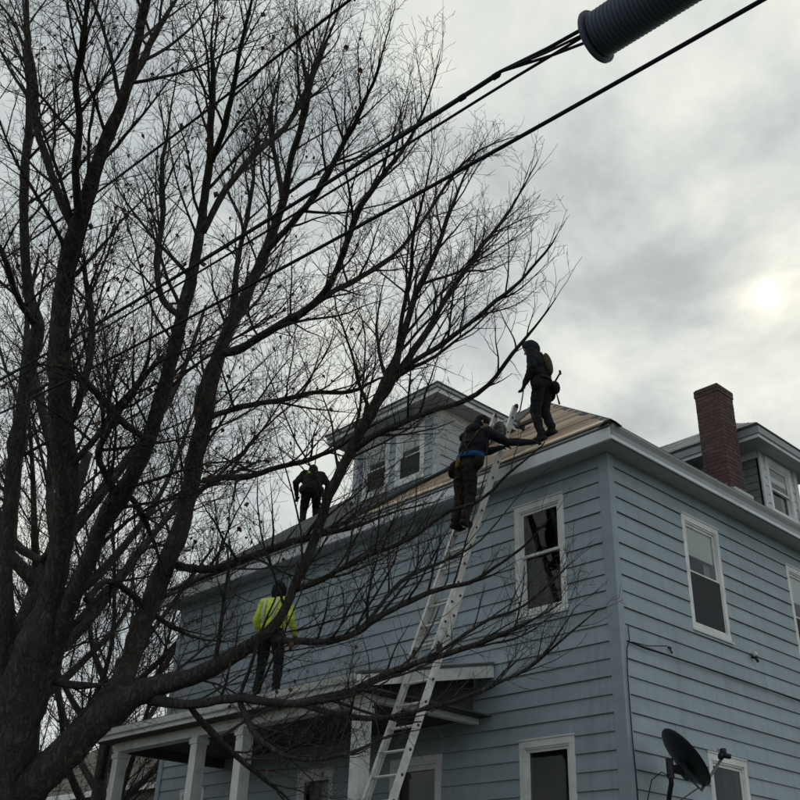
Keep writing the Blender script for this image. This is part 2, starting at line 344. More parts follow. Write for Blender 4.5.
def make_window(F, u0, u1, z0, z1, zm, upper='blind', lower='screen', cas=0.085, depth=0.05, sill=True, trim=None):
    tm = trim or M_WHITE
    b = MB()
    fbox(b, F, (u0, 0.022, z1 - cas), (u1, -0.11, z1)); fbox(b, F, (u0, 0.022, z0), (u1, -0.11, z0 + cas * 0.9))
    fbox(b, F, (u0, 0.019, z0 + cas * 0.9), (u0 + cas, -0.11, z1 - cas)); fbox(b, F, (u1 - cas, 0.019, z0 + cas * 0.9), (u1, -0.11, z1 - cas))
    # inner storm-window bead
    i0, i1, j0, j1 = u0 + cas, u1 - cas, z0 + cas * 0.9, z1 - cas
    for a, c in (((i0, 0.006, j0), (i0 + 0.022, -0.10, j1)), ((i1 - 0.022, 0.006, j0), (i1, -0.10, j1)), ((i0 + 0.022, 0.008, j1 - 0.022), (i1 - 0.022, -0.10, j1)), ((i0 + 0.022, 0.008, j0), (i1 - 0.022, -0.10, j0 + 0.022))): fbox(b, F, a, c)
    w = b.build('window', tm, HOUSE)
    b = MB(); fbox(b, F, (u0 - 0.006, 0.034, z1 + 0.001), (u1 + 0.006, -0.02, z1 + 0.018)); b.build('drip_cap', tm, w)
    if sill:
        b = MB(); b.prism([F(u0 - 0.012, n, z) for n, z in ((-0.02, z0 - 0.001), (-0.02, z0 - 0.036), (0.048, z0 - 0.036), (0.048, z0 - 0.016))], Vector(F(u1 + 0.012, 0, 0)) - Vector(F(u0 - 0.012, 0, 0)))
        recalc(b.build('sill', tm, w))
    i0 += 0.022; i1 -= 0.022; j0 += 0.022; j1 -= 0.022
    def sash(za, zb, n0):
        b = MB(); r = 0.036
        fbox(b, F, (i0, n0, za), (i0 + r, n0 - 0.03, zb)); fbox(b, F, (i1 - r, n0, za), (i1, n0 - 0.03, zb))
        fbox(b, F, (i0 + r, n0 - 0.001, za), (i1 - r, n0 - 0.029, za + r)); fbox(b, F, (i0 + r, n0 - 0.001, zb - r), (i1 - r, n0 - 0.029, zb))
        b.build('sash', tm, w)
        b = MB(); b.add([F(u, n0 - 0.014, z) for u, z in ((i0 + r, za + r), (i1 - r, za + r), (i1 - r, zb - r), (i0 + r, zb - r))], [(0, 1, 2, 3)]); face_out(b.build('pane', M_GLASS, w), F)
    sash(zm - 0.02, j1, -0.012); sash(j0, zm + 0.02, -0.05)
    if lower == 'screen':
        b = MB(); fbox(b, F, (i0, 0.000, j0), (i1, -0.004, zm - 0.015)); b.build('insect_screen', M_SCREEN, w)
        b = MB(); fbox(b, F, (i0, 0.004, zm - 0.015), (i1, -0.010, zm + 0.008)); b.build('screen_rail', tm, w)
    if upper == 'blind':
        b = MB(); zb = zm + (j1 - zm) * 0.36; fbox(b, F, (i0, -0.044, zb), (i1, -0.048, j1)); b.build('blind', M_BLIND, w)
        b = MB(); um = i0 + (i1 - i0) * 0.72
        b.add([F(um + (i1 - um) * k / 8, -0.098 - 0.012 * (k % 2), z) for z in (j0, zb) for k in range(9)], [(k, k + 1, k + 10, k + 9) for k in range(8)]); b.build('curtain', M_CURTAIN, w)
    elif upper == 'shade':
        b = MB(); zb = zm + (j1 - zm) * 0.70; fbox(b, F, (i0, -0.088, zb), (i1, -0.093, j1)); b.build('blind', M_CURTAIN, w)
    elif upper in ('curtain', 'sheer'):
        b = MB(); K = 24
        b.add([F(i0 + (i1 - i0) * k / K, -0.16 - 0.03 * math.sin(k * 1.9) - 0.02 * math.sin(k * 0.7), z) for z in (j0, j1) for k in range(K + 1)], [(k, k + 1, k + K + 2, k + K + 1) for k in range(K)]); b.build('curtain', M_CURTAIN if upper == 'curtain' else M_SHEER, w)
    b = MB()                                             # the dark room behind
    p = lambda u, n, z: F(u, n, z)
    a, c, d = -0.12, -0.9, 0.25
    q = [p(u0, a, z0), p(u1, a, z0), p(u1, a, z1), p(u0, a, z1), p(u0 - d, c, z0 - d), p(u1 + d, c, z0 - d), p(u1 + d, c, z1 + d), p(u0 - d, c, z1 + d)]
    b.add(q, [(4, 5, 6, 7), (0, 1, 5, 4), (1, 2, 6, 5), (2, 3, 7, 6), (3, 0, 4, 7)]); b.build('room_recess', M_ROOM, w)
    return w

r = lambda z: z + EZ
FW = [(0.745, 1.632, r(3.79), r(5.40), r(4.655), 'none', 'glass'),       # front, upstairs
      (0.745, 1.632, r(0.62), r(2.215), r(1.42), 'none', 'glass')]      # front, downstairs
FP = [(5.35, 6.25, r(0.75), r(2.20), r(1.5), 'curtain', 'glass'), (8.95, 9.75, r(0.75), r(2.16), r(1.5), 'blind', 'glass')]
SW = [(1.655, 2.620, r(3.755), r(5.405), r(4.585), 'blind', 'screen'),
      (4.585, 5.550, r(3.755), r(5.405), r(4.585), 'blind', 'screen'),
      (1.672, 2.600, r(0.60), r(2.170), r(1.40), 'sheer', 'glass'),
      (4.60, 5.53, r(0.60), r(2.170), r(1.40), 'curtain', 'glass'),
      (8.6, 9.55, r(3.755), r(5.405), r(4.585), 'blind', 'screen')]
DOOR = (3.02, 4.06, 1.62, r(2.20))
CBW = 0.13                                   # corner board width
WALLB = 1.30
make_wall('wall', front, CBW - 0.02, LY - 0.1, WALLB, SOF, [w[:4] for w in FW + FP] + [DOOR], M_SIDING, COURSE, Z0)
make_wall('wall', side, 0.075, LX - 0.1, WALLB, SOF, [w[:4] for w in SW], M_SIDING, COURSE, Z0)
b = MB(); b.box((LX - 0.12, 0.13, WALLB), (LX, LY - 0.13, SOF)); b.build('wall', M_SIDING, HOUSE)
b = MB(); b.box((0.13, LY - 0.12, WALLB), (LX - 0.13, LY, SOF)); b.build('wall', M_SIDING, HOUSE)
b = MB(); b.box((0.02, 0.02, 0.0), (LX - 0.02, LY - 0.02, WALLB - 0.002)); b.build('foundation', M_CONC, HOUSE)
b = MB(); b.box((0.2, 0.2, WALLB), (LX - 0.2, LY - 0.2, WALLB + 0.05)); b.box((0.9, 0.9, r(2.6)), (LX - 0.9, LY - 0.9, r(2.75))); b.build('inner_floor', M_ROOM, HOUSE)
for w in FW + FP: make_window(front, *w)
for w in SW: make_window(side, *w)
# corner board: two leaves with a rounded nose
b = MB(); b.box((-0.036, -0.036, WALLB - 0.02), (0.0, CBW, SOF - 0.001)); b.box((0.0001, -0.036, WALLB - 0.02), (0.085, -0.001, SOF - 0.001)); b.box((-0.041, -0.041, WALLB - 0.02), (-0.005, -0.006, SOF - 0.002))
b.build('corner_board', M_SIDING, HOUSE)
b = MB(); b.box((-0.036, LY - 0.11, WALLB - 0.02), (-0.0, LY + 0.036, SOF - 0.001)); b.build('corner_board', M_SIDING, HOUSE)
b = MB(); b.box((LX - 0.11, -0.036, WALLB - 0.02), (LX + 0.036, 0, SOF - 0.001)); b.build('corner_board', M_SIDING, HOUSE)
# front door behind the porch
b = MB(); d0, d1, dz0, dz1 = DOOR
for a, c in (((d0, 0.03, dz0), (d0 + 0.10, -0.08, dz1)), ((d1 - 0.10, 0.03, dz0), (d1, -0.08, dz1)), ((d0 + 0.10, 0.033, dz1 - 0.11), (d1 - 0.10, -0.08, dz1))): fbox(b, front, a, c)
door = b.build('door', M_WHITE, HOUSE)
b = MB(); e0, e1 = d0 + 0.10, d1 - 0.10; fbox(b, front, (e0, -0.005, dz0), (e0 + 0.06, -0.04, dz1 - 0.11)); fbox(b, front, (e1 - 0.06, -0.005, dz0), (e1, -0.04, dz1 - 0.11))
fbox(b, front, (e0 + 0.06, -0.006, dz1 - 0.18), (e1 - 0.06, -0.04, dz1 - 0.11)); fbox(b, front, (e0 + 0.06, -0.006, dz0), (e1 - 0.06, -0.04, dz0 + 0.6)); b.build('storm_door', M_POST, door)
b = MB(); b.add([front(u, -0.02, z) for u, z in ((e0 + 0.06, dz0 + 0.6), (e1 - 0.06, dz0 + 0.6), (e1 - 0.06, dz1 - 0.18), (e0 + 0.06, dz1 - 0.18))], [(0, 1, 2, 3)]); face_out(b.build('pane', M_GLASS, door), front)
b = MB(); fbox(b, front, (e0, -0.07, dz0), (e1, -0.11, dz1 - 0.11)); b.build('door_leaf', M_DARKWOOD, door)
b = MB(); fbox(b, front, (e1 - 0.05, 0.03, dz0 + 1.0), (e1 - 0.02, -0.005, dz0 + 1.12)); b.build('handle', M_STEEL, door)

# ------------------------------------------------------------------ eaves
def ring(b, x0, x1, y0, y1, t, z0, z1, inset=0.0):
    """four boards round a rectangle, mitred by butting"""
    x0 += inset; x1 -= inset; y0 += inset; y1 -= inset
    b.box((x0, y0, z0), (x0 + t, y1, z1)); b.box((x1 - t, y0, z0), (x1, y1, z1)); b.box((x0 + t, y0, z0), (x1 - t, y0 + t, z1)); b.box((x0 + t, y1 - t, z0), (x1 - t, y1, z1))
XE0, XE1, YE0, YE1 = -OH, LX + OH, -OH, LY + OH
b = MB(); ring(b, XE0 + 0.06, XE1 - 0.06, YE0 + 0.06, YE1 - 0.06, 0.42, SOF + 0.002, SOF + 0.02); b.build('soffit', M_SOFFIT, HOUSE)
b = MB(); b.box((XE0 + 0.005, YE0 + 0.03, SOF - 0.004), (XE0 + 0.05, YE1, SOF + 0.165)); b.build('fascia', M_FASCIA, HOUSE)
b = MB(); b.box((XE0 + 0.028, YE0 + 0.03, SOF + 0.165), (XE0 + 0.05, YE1, SOF + 0.192)); b.box((XE0 - 0.004, YE0 + 0.03, SOF + 0.192), (XE0 + 0.05, YE1, SOF + 0.212)); b.build('eave_moulding', M_SOFFIT2, HOUSE)
b = MB(); b.box((XE0 + 0.005, YE0 + 0.005, SOF - 0.005), (XE1, YE0 + 0.03, SOF + 0.045)); b.build('fascia', M_FASCIA, HOUSE)
b = MB(); b.prism([(XE0 + 0.03, YE0 + 0.03, SOF + 0.045), (XE0 + 0.03, YE0 + 0.008, SOF + 0.05), (XE0 + 0.03, YE0 + 0.012, SOF + 0.12), (XE0 + 0.03, YE0 - 0.02, SOF + 0.19), (XE0 + 0.03, YE0 - 0.02, SOF + 0.212), (XE0 + 0.03, YE0 + 0.05, SOF + 0.212)], (LX + OH, 0, 0)); recalc(b.build('gutter', M_SOFFIT2, HOUSE))
b = MB(); b.box((XE0, YE1 - 0.03, SOF), (XE1, YE1 + 0.002, SOF + 0.21)); b.box((XE1 - 0.03, YE0, SOF), (XE1, YE1, SOF + 0.21)); b.build('fascia', M_FASCIA, HOUSE)
# ------------------------------------------------------------------ main hip roof
HALF = (YE1 - YE0) / 2; RZ = EAV + PITCH * HALF
vs = [(XE0, YE0, EAV), (XE1, YE0, EAV), (XE1, YE1, EAV), (XE0, YE1, EAV), (XE0 + HALF, YE0 + HALF, RZ), (XE1 - HALF, YE0 + HALF, RZ),
      (XE0, YE0, EAV - 0.028), (XE1, YE0, EAV - 0.028), (XE1, YE1, EAV - 0.028), (XE0, YE1, EAV - 0.028)]
ROOF = mesh_obj('roof', vs, [(0, 1, 5, 4), (1, 2, 5), (2, 3, 4, 5), (3, 0, 4), (0, 6, 7, 1), (1, 7, 8, 2), (2, 8, 9, 3), (3, 9, 6, 0), (6, 9, 8, 7)], M_SHINGLE, HOUSE)
def roof_z(x, y):                                    # height of the deck at a place
    return EAV + PITCH * min(x - XE0, y - YE0, YE1 - y, XE1 - x)
TH = math.atan(PITCH); CT, ST = math.cos(TH), math.sin(TH)
def roof_M(s, n): return Vector((XE0 + s * CT - n * ST, 0, EAV + s * ST + n * CT))
def roof_slab(b, s0, s1, y0a, y1a, y0b, y1b, n0, n1):
    """board lying on the front slope, ends cut to follow the hips"""
    q = []
    for n in (n0, n1):
        for s, ya, yb in ((s0, y0a, y1a), (s1, y0b, y1b)):
            p = roof_M(s, n); q += [(p.x, ya, p.z), (p.x, yb, p.z)]
    b.add(q, [(0, 1, 3, 2), (4, 6, 7, 5), (0, 4, 5, 1), (2, 3, 7, 6), (0, 2, 6, 4), (1, 5, 7, 3)])
def strip_edge(s):                                   # where the old shingles still lie, left of this line
    X = s * CT - OH
    pts = [(-0.4, 4.75), (0.1, 4.35), (0.7, 3.72), (1.3, 3.55), (3.0, 4.3), (6.0, 5.7)]
    for (a, ya), (c, yc) in zip(pts, pts[1:]):
        if a <= X <= c: return ya + (yc - ya) * (X - a) / (c - a)
    return 5.5
SL = HALF / CT; s = -0.012; k = 0; BW = 0.185
while s < SL - 0.4:
    s1 = s + BW - 0.014
    hy = lambda q: YE0 + max(q, 0) * CT + 0.01; ly = lambda q: YE1 - max(q, 0) * CT - 0.01
    yend = strip_edge(s) + 0.25
    cuts = [hy(s)]; 
    while cuts[-1] < yend - 0.5: cuts.append(min(cuts[-1] + rng.uniform(1.4, 3.4), yend))
    for i in range(len(cuts) - 1):
        g = 0.003; jit = rng.uniform(-0.004, 0.006)
        a0 = cuts[i] + g; c0 = cuts[i + 1] - g; a1 = hy(s1) if i == 0 else a0
        if c0 - max(a0, a1) < 0.05: continue
        b = MB(); roof_slab(b, s, s1, a0, c0, a1, c0, 0.001, 0.020 + jit); recalc(b.build('plank', M_NEWWOOD if k == 0 else M_PLANK, ROOF))
    s += BW; k += 1
b = MB(); s = -0.02
while s < SL - 0.15:                                  # old shingle courses left on the slope
    s1 = s + 0.15; y = strip_edge(max(s, 0)) + rng.uniform(-0.05, 0.05); ye = YE1 - max(s, 0) * CT
    while y < ye - 0.05:
        y2 = min(y + 0.30, ye); h = rng.uniform(0, 0.006)
        yb = min(y2, YE1 - s1 * CT); 
        if yb > y + 0.02: roof_slab(b, s, s1 + 0.02, y + 0.003, y2 - 0.003, y + 0.003, yb - 0.003, 0.024 + 0.016 + h, 0.048 + h) if False else roof_slab(b, s, s1, y + 0.002, y2 - 0.002, y + 0.002, yb - 0.002, 0.021, 0.052 + h)
        y = y2
    s = s1
o = b.build('old_shingles', M_SHINGLE, ROOF); o['kind'] = 'stuff'
b = MB(); s = 0.0; pts = []                            # torn felt edge where the stripping stopped
for i in range(26):
    s = i * 0.09; p = roof_M(s, 0.066); y = strip_edge(s) + 0.02 * math.sin(i * 2.1); pts.append((p.x, y, p.z))
b.tube(pts, 0.024, 5); b.build('torn_felt_edge', M_FELT, ROOF)
# cap shingles along the right hip
hd = Vector((1, 1, PITCH)).normalized(); hl = HALF * math.sqrt(2 + PITCH ** 2)
sd = Vector((1, -1, 0)).normalized(); up = hd.cross(sd) * (1 if hd.cross(sd).z > 0 else -1)
base = Vector((XE0, YE0, EAV)); t = -0.02; i = 0
while t < hl - 0.05:
    t1 = min(t + 0.26, hl); b = MB(); lift = 0.022
    q = []
    for tt, e in ((t, 0.006), (t1, 0.002)):
        c = base + hd * tt + up * (lift + e)
        for w_, d_ in ((-0.15, -0.095), (-0.07, -0.035), (0, 0.0), (0.07, -0.035), (0.15, -0.095)): q.append(c + sd * w_ + up * d_)
    q += [p - up * 0.014 for p in q]
    fs = [(j, j + 1, j + 6, j + 5) for j in range(4)] + [(j + 10, j + 15, j + 16, j + 11) for j in range(4)] + [(j, j + 10, j + 11, j + 1) for j in range(4)] + [(j + 5, j + 6, j + 16, j + 15) for j in range(4)] + [(0, 5, 15, 10), (4, 14, 19, 9)]
    b.add(q, fs); b.build('hip_cap_shingle', M_SHINGLE, ROOF); t += 0.25

# ------------------------------------------------------------------ dormers
def hip_dormer_roof(axis, e0, eside0, eside1, z, pitch, back, m, edge=0.05):
    """axis 0: faces -x, axis 1: faces -y. e0 eave line, eside0..1 its width, back where it dies into the roof"""
    hw = (eside1 - eside0) / 2; mid_ = (eside0 + eside1) / 2; rz = z + pitch * hw
    P = (lambda d, s, zz: (d, s, zz)) if axis == 0 else (lambda d, s, zz: (s, d, zz))
    v = [P(e0, eside0, z), P(e0, eside1, z), P(e0 + hw, mid_, rz), P(back, mid_, rz), P(back, eside0, z), P(back, eside1, z)]
    v += [(x, y, zz - edge) for x, y, zz in v]
    return recalc(mesh_obj('dormer_roof', v, [(0, 1, 2), (0, 2, 3, 4), (1, 5, 3, 2), (0, 6, 7, 1), (0, 4, 10, 6), (1, 7, 11, 5), (6, 10, 11, 7), (4, 3, 5, 11, 10)], m, HOUSE))
# front dormer
DX, DY0, DY1 = 0.70, 3.98, 6.14; DZ = r(8.21); dov = 0.42
ex, ey0, ey1 = DX - dov, DY0 - dov, DY1 + dov
dfront = lambda u, n, z: (DX - n, u, z)
dside = lambda u, n, z: (u, DY0 - n, z)
dw = [(4.28, 5.03, r(6.98), DZ - 0.20, r(7.50), 'blind', 'screen'), (5.20, 5.93, r(6.98), DZ - 0.20, r(7.50), 'blind', 'screen')]
make_wall('dormer_wall', dfront, DY0 + 0.07, DY1 - 0.02, r(6.70), DZ, [w[:4] for w in dw], M_SIDING, 0.15, r(6.8))
make_wall('dormer_wall', dside, DX + 0.06, 3.1, r(6.75), DZ, [], M_SIDE2, 0.17, r(6.8))
b = MB(); b.box((DX, DY1, r(6.7)), (3.1, DY1 + 0.1, DZ)); b.build('dormer_wall', M_SIDE2, HOUSE)
for w in dw: make_window(dfront, *w, cas=0.10)
b = MB(); b.box((DX - 0.034, DY0 - 0.026, r(6.72)), (DX, DY0 + 0.07, DZ - 0.001)); b.box((DX + 0.001, DY0 - 0.026, r(6.72)), (DX + 0.06, DY0 - 0.001, DZ - 0.001)); b.build('corner_board', M_SIDE2, HOUSE)
b = MB(); b.box((DX - 0.032, DY0 + 0.072, DZ - 0.17), (DX - 0.0, DY1, DZ - 0.002)); b.box((DX + 0.062, DY0 - 0.029, DZ - 0.17), (3.0, DY0 - 0.0, DZ - 0.002)); b.build('frieze_board', M_WHITE, HOUSE)
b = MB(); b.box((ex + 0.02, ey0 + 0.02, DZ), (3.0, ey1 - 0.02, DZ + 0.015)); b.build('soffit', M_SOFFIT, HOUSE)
b = MB(); b.box((ex, ey0 + 0.022, DZ - 0.012), (ex + 0.022, ey1, DZ + 0.075)); b.box((ex, ey0, DZ - 0.012), (3.0, ey0 + 0.022, DZ + 0.075)); b.box((ex, ey1, DZ - 0.012), (3.0, ey1 + 0.022, DZ + 0.075)); b.build('fascia', M_FASCIA, HOUSE)
b = MB(); b.box((ex - 0.035, ey0 - 0.013, DZ + 0.076), (ex + 0.03, ey1, DZ + 0.13)); b.box((ex - 0.035, ey0 - 0.035, DZ + 0.076), (3.0, ey0 - 0.0131, DZ + 0.13)); b.build('eave_moulding', M_SOFFIT2, HOUSE)
hip_dormer_roof(0, ex - 0.045, ey0 - 0.045, ey1 + 0.045, DZ + 0.165, 0.50, 3.6, M_SHINGLE, 0.03)
# side dormer
RX0, RX1, RY, RZ2 = 5.82, 7.17, 0.765, r(8.10); rx0, rx1, ry = 5.29, 7.72, 0.43
rfront = lambda u, n, z: (u, RY - n, z)
rside = lambda u, n, z: (RX0 - n, u, z)
rw = (6.05, 6.97, r(6.95), RZ2 - 0.05, r(7.48), 'blind', 'glass')
make_wall('dormer_wall', rfront, RX0 + 0.10, RX1 - 0.1, r(6.6), RZ2, [rw[:4]], M_SIDE2, 0.17, r(6.6))
make_wall('dormer_wall', rside, RY + 0.05, 3.6, r(6.6), RZ2, [], M_SHAKE, 0.15, r(6.6))
b = MB(); b.box((RX1 - 0.005, RY, r(6.6)), (RX1 + 0.03, 3.4, RZ2)); b.build('dormer_wall', M_SHAKE, HOUSE)
for x0, x1 in ((RX0 - 0.022, RX0 + 0.10), (RX1 - 0.10, RX1 + 0.034)):
    b = MB(); b.box((x0, RY - 0.03, r(6.62)), (x1, RY, RZ2 - 0.001)); b.build('corner_board', M_SIDE2, HOUSE)
make_window(rfront, *rw, cas=0.09)
b = MB(); b.box((RX0 - 0.03, RY + 0.001, RZ2 - 0.14), (RX0, 3.2, RZ2 - 0.002)); b.build('frieze_board', M_WHITE, HOUSE)
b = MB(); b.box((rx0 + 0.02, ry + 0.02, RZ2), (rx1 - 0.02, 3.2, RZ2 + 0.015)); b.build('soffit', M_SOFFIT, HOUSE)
b = MB(); b.box((rx0, ry, RZ2 - 0.01), (rx0 + 0.022, 3.2, RZ2 + 0.06)); b.box((rx0 + 0.022, ry, RZ2 - 0.01), (rx1, ry + 0.022, RZ2 + 0.06)); b.box((rx1 - 0.022, ry + 0.022, RZ2 - 0.01), (rx1, 3.2, RZ2 + 0.06)); b.build('fascia', M_FASCIA, HOUSE)
b = MB(); b.box((rx0 - 0.03, ry - 0.03, RZ2 + 0.061), (rx0 + 0.03, 3.2, RZ2 + 0.20)); b.box((rx0 + 0.03, ry - 0.03, RZ2 + 0.061), (rx1 + 0.03, ry + 0.03, RZ2 + 0.20)); b.box((rx1 - 0.03, ry + 0.03, RZ2 + 0.061), (rx1 + 0.03, 3.2, RZ2 + 0.20)); b.build('eave_moulding', M_SOFFIT2, HOUSE)
RP = 0.70; rzz = RZ2 + 0.235
dro = hip_dormer_roof(1, ry - 0.045, rx0 - 0.045, rx1 + 0.045, rzz, RP, 4.0, M_SHINGLE, 0.03)
# shingle courses on the slope that faces the street
hw = (rx1 - rx0) / 2 + 0.045; th = math.atan(RP); k = 0
while k * 0.14 < hw / math.cos(th) - 0.1:
    sa, sb = k * 0.14, min(k * 0.14 + 0.14, hw / math.cos(th)); y = ry - 0.045 + sa * math.cos(th) + rng.uniform(0, 0.05)
    while y < 3.5:
        y2 = y + rng.uniform(0.22, 0.32); b = MB(); q = []
        ya1 = max(y, ry - 0.045 + sb * math.cos(th))
        if ya1 < y2 - 0.03:
            for n in (0.001, 0.014 + rng.uniform(0, 0.008)):
                for s_, y_a in ((sa - 0.01, y + 0.004), (sb, ya1 + 0.004)):
                    x = rx0 - 0.045 + s_ * math.cos(th) - n * math.sin(th); z = rzz + s_ * math.sin(th) + n * math.cos(th)
                    q += [(x, y_a, z), (x, y2 - 0.004, z)]
            b.add(q, [(0, 1, 3, 2), (4, 6, 7, 5), (0, 4, 5, 1), (2, 3, 7, 6), (0, 2, 6, 4), (1, 5, 7, 3)]); recalc(b.build('shingle', M_SLATE, dro))
        y = y2
    k += 1
# ------------------------------------------------------------------ chimney
CX, CY, CWX, CWY = 4.55, 0.70, 0.50, 0.47; CZ0, CZ1 = r(6.62), r(9.03)
b = MB(); b.box((CX + 0.008, CY + 0.008, CZ0), (CX + CWX - 0.008, CY + CWY - 0.008, CZ1 - 0.02)); CH = b.build('chimney', M_MORTAR, HOUSE)
nc = int((CZ1 - CZ0) / 0.074); bd = 0.10
def brick(x0, y0, x1, y1, z):
    j = lambda: rng.uniform(-0.002, 0.002)
    b = MB(); b.box((x0 + j(), y0 + j(), z + 0.004), (x1 + j(), y1 + j(), z + 0.068)); b.build('brick', M_BRICK, CH)
for i in range(nc):
    z = CZ0 + i * 0.074; g = 0.005; x0, x1, y0, y1 = CX, CX + CWX, CY, CY + CWY
    if i >= nc - 2: x0 -= 0.012; x1 += 0.012; y0 -= 0.012; y1 += 0.012
    if i % 2 == 0:
        m_ = (x0 + x1) / 2
        for ya in (y0, y1 - bd): brick(x0, ya, m_ - g, ya + bd, z); brick(m_ + g, ya, x1, ya + bd, z)
        for xa in (x0, x1 - bd): brick(xa, y0 + bd + 2 * g, xa + bd, y1 - bd - 2 * g, z)
    else:
        m_ = (y0 + y1) / 2
        for xa in (x0, x1 - bd): brick(xa, y0, xa + bd, m_ - g, z); brick(xa, m_ + g, xa + bd, y1, z)
        for ya in (y0, y1 - bd): brick(x0 + bd + 2 * g, ya, x0 + bd + 0.2, ya + bd, z); brick(x0 + bd + 0.21, ya, x1 - bd - 2 * g, ya + bd, z)
b = MB()                                             # flashing: step pieces on the street side, apron below
for i in range(6):
    y = CY - 0.02 + i * 0.085; z = roof_z(CX, y); b.box((CX - 0.006, y, z - 0.02), (CX - 0.016, y + 0.10, z + 0.10 + 0.02 * (i % 2)))
b.box((CX - 0.05, CY - 0.10, roof_z(CX, CY - 0.1) + 0.002), (CX + CWX + 0.05, CY - 0.016, roof_z(CX, CY) + 0.06)); b.build('chimney_flashing', M_FLASH, HOUSE)

# ------------------------------------------------------------------ porch
PY0, PY1, PXE = 2.04, 8.72, -2.36
PZW, PZE = r(3.285), r(2.735)                        # roof top at the wall and at the eave
b = MB(); b.prism([(0.0, PY0 - 0.012, PZW), (PXE, PY0 - 0.012, PZE), (PXE, PY0 - 0.012, PZE - 0.03), (0.0, PY0 - 0.012, PZW - 0.03)], (0, PY1 - PY0 + 0.024, 0)); PR = recalc(b.build('porch_roof', M_SHINGLE, HOUSE))
b = MB(); ps = (PZW - PZE) / -PXE; s = 0.0; L = math.hypot(PXE, PZW - PZE); a_ = math.atan(ps)
k = 0
while s < L - 0.05:
    y = PY0 - 0.01
    while y < PY1:
        y2 = min(y + 0.32, PY1 + 0.01); q = []
        for n in (0.002, 0.012 + rng.uniform(0, 0.006)):
            for s_ in (s, min(s + 0.15, L)):
                x = PXE + s_ * math.cos(a_) - n * math.sin(a_); z = PZE + s_ * math.sin(a_) + n * math.cos(a_); q += [(x, y + 0.003, z), (x, y2 - 0.003, z)]
        b.add(q, [(0, 1, 3, 2), (4, 6, 7, 5), (0, 4, 5, 1), (2, 3, 7, 6), (0, 2, 6, 4), (1, 5, 7, 3)]); y = y2
    s += 0.15
o = b.build('porch_shingles', M_SLATE, PR); o['kind'] = 'stuff'
for y0 in (PY0, PY1 - 0.025):                         # raking fascia boards at both ends
    b = MB(); b.prism([(-0.032, y0, PZW - 0.031), (PXE + 0.03, y0, PZE - 0.031), (PXE + 0.03, y0, PZE - 0.165), (-0.032, y0, PZW - 0.20)], (0, 0.025, 0)); recalc(b.build('rake_board', M_POST, HOUSE))
b = MB(); b.box((PXE - 0.012, PY0, PZE - 0.17), (PXE + 0.018, PY1, PZE - 0.032)); b.build('fascia', M_WHITE, HOUSE)
b = MB(); b.prism([(PXE - 0.013, PY0, PZE - 0.12), (PXE - 0.075, PY0, PZE - 0.11), (PXE - 0.10, PY0, PZE - 0.035), (PXE - 0.085, PY0, PZE - 0.035), (PXE - 0.068, PY0, PZE - 0.1), (PXE - 0.013, PY0, PZE - 0.105)], (0, PY1 - PY0, 0)); recalc(b.build('gutter', M_POST, HOUSE))
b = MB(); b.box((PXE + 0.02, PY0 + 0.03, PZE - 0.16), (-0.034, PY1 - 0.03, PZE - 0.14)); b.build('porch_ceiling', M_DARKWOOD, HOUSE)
BZ0, BZ1 = r(2.44), r(2.573)
b = MB(); b.box((-2.09, 2.30, BZ0), (-1.91, 8.5, BZ1)); b.build('porch_beam', M_POST, HOUSE)
b = MB(); b.box((-1.91, 2.31, r(2.50)), (-0.036, 2.42, r(2.655))); b.build('porch_beam', M_POST, HOUSE)
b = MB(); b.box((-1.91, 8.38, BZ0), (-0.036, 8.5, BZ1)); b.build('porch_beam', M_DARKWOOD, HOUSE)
for y0 in (2.43, 8.44):
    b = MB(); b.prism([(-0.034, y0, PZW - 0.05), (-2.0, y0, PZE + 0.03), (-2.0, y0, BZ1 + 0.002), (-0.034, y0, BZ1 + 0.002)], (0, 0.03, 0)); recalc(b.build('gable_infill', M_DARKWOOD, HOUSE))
for y in (2.40, 4.88, 6.05, 8.40):
    b = MB(); w = 0.085
    b.box((-2.0 - w, y - w, 1.60), (-2.0 + w, y + w, BZ0 - 0.001)); b.box((-2.0 - w - 0.025, y - w - 0.025, 1.60), (-2.0 + w + 0.025, y + w + 0.025, 1.72)); b.box((-2.0 - w - 0.02, y - w - 0.02, BZ0 - 0.10), (-2.0 + w + 0.02, y + w + 0.02, BZ0 - 0.03)); b.build('column', M_POST, HOUSE)
for i in range(16):
    x = -2.2 + i * 0.1365; b = MB(); b.box((x, 2.15, 1.565), (x + 0.13, 8.62, 1.598)); b.build('deck_board', M_DARKWOOD, HOUSE)
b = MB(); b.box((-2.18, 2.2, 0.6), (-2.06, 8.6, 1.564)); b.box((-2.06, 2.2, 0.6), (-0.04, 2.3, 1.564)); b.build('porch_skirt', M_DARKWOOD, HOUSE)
for i in range(4):
    b = MB(); b.box((-2.20 - 0.28 * (i + 1), 4.98, 0.5), (-2.20 - 0.28 * i, 5.95, 1.56 - 0.165 * (i + 1))); b.build('step', M_CONC, HOUSE)

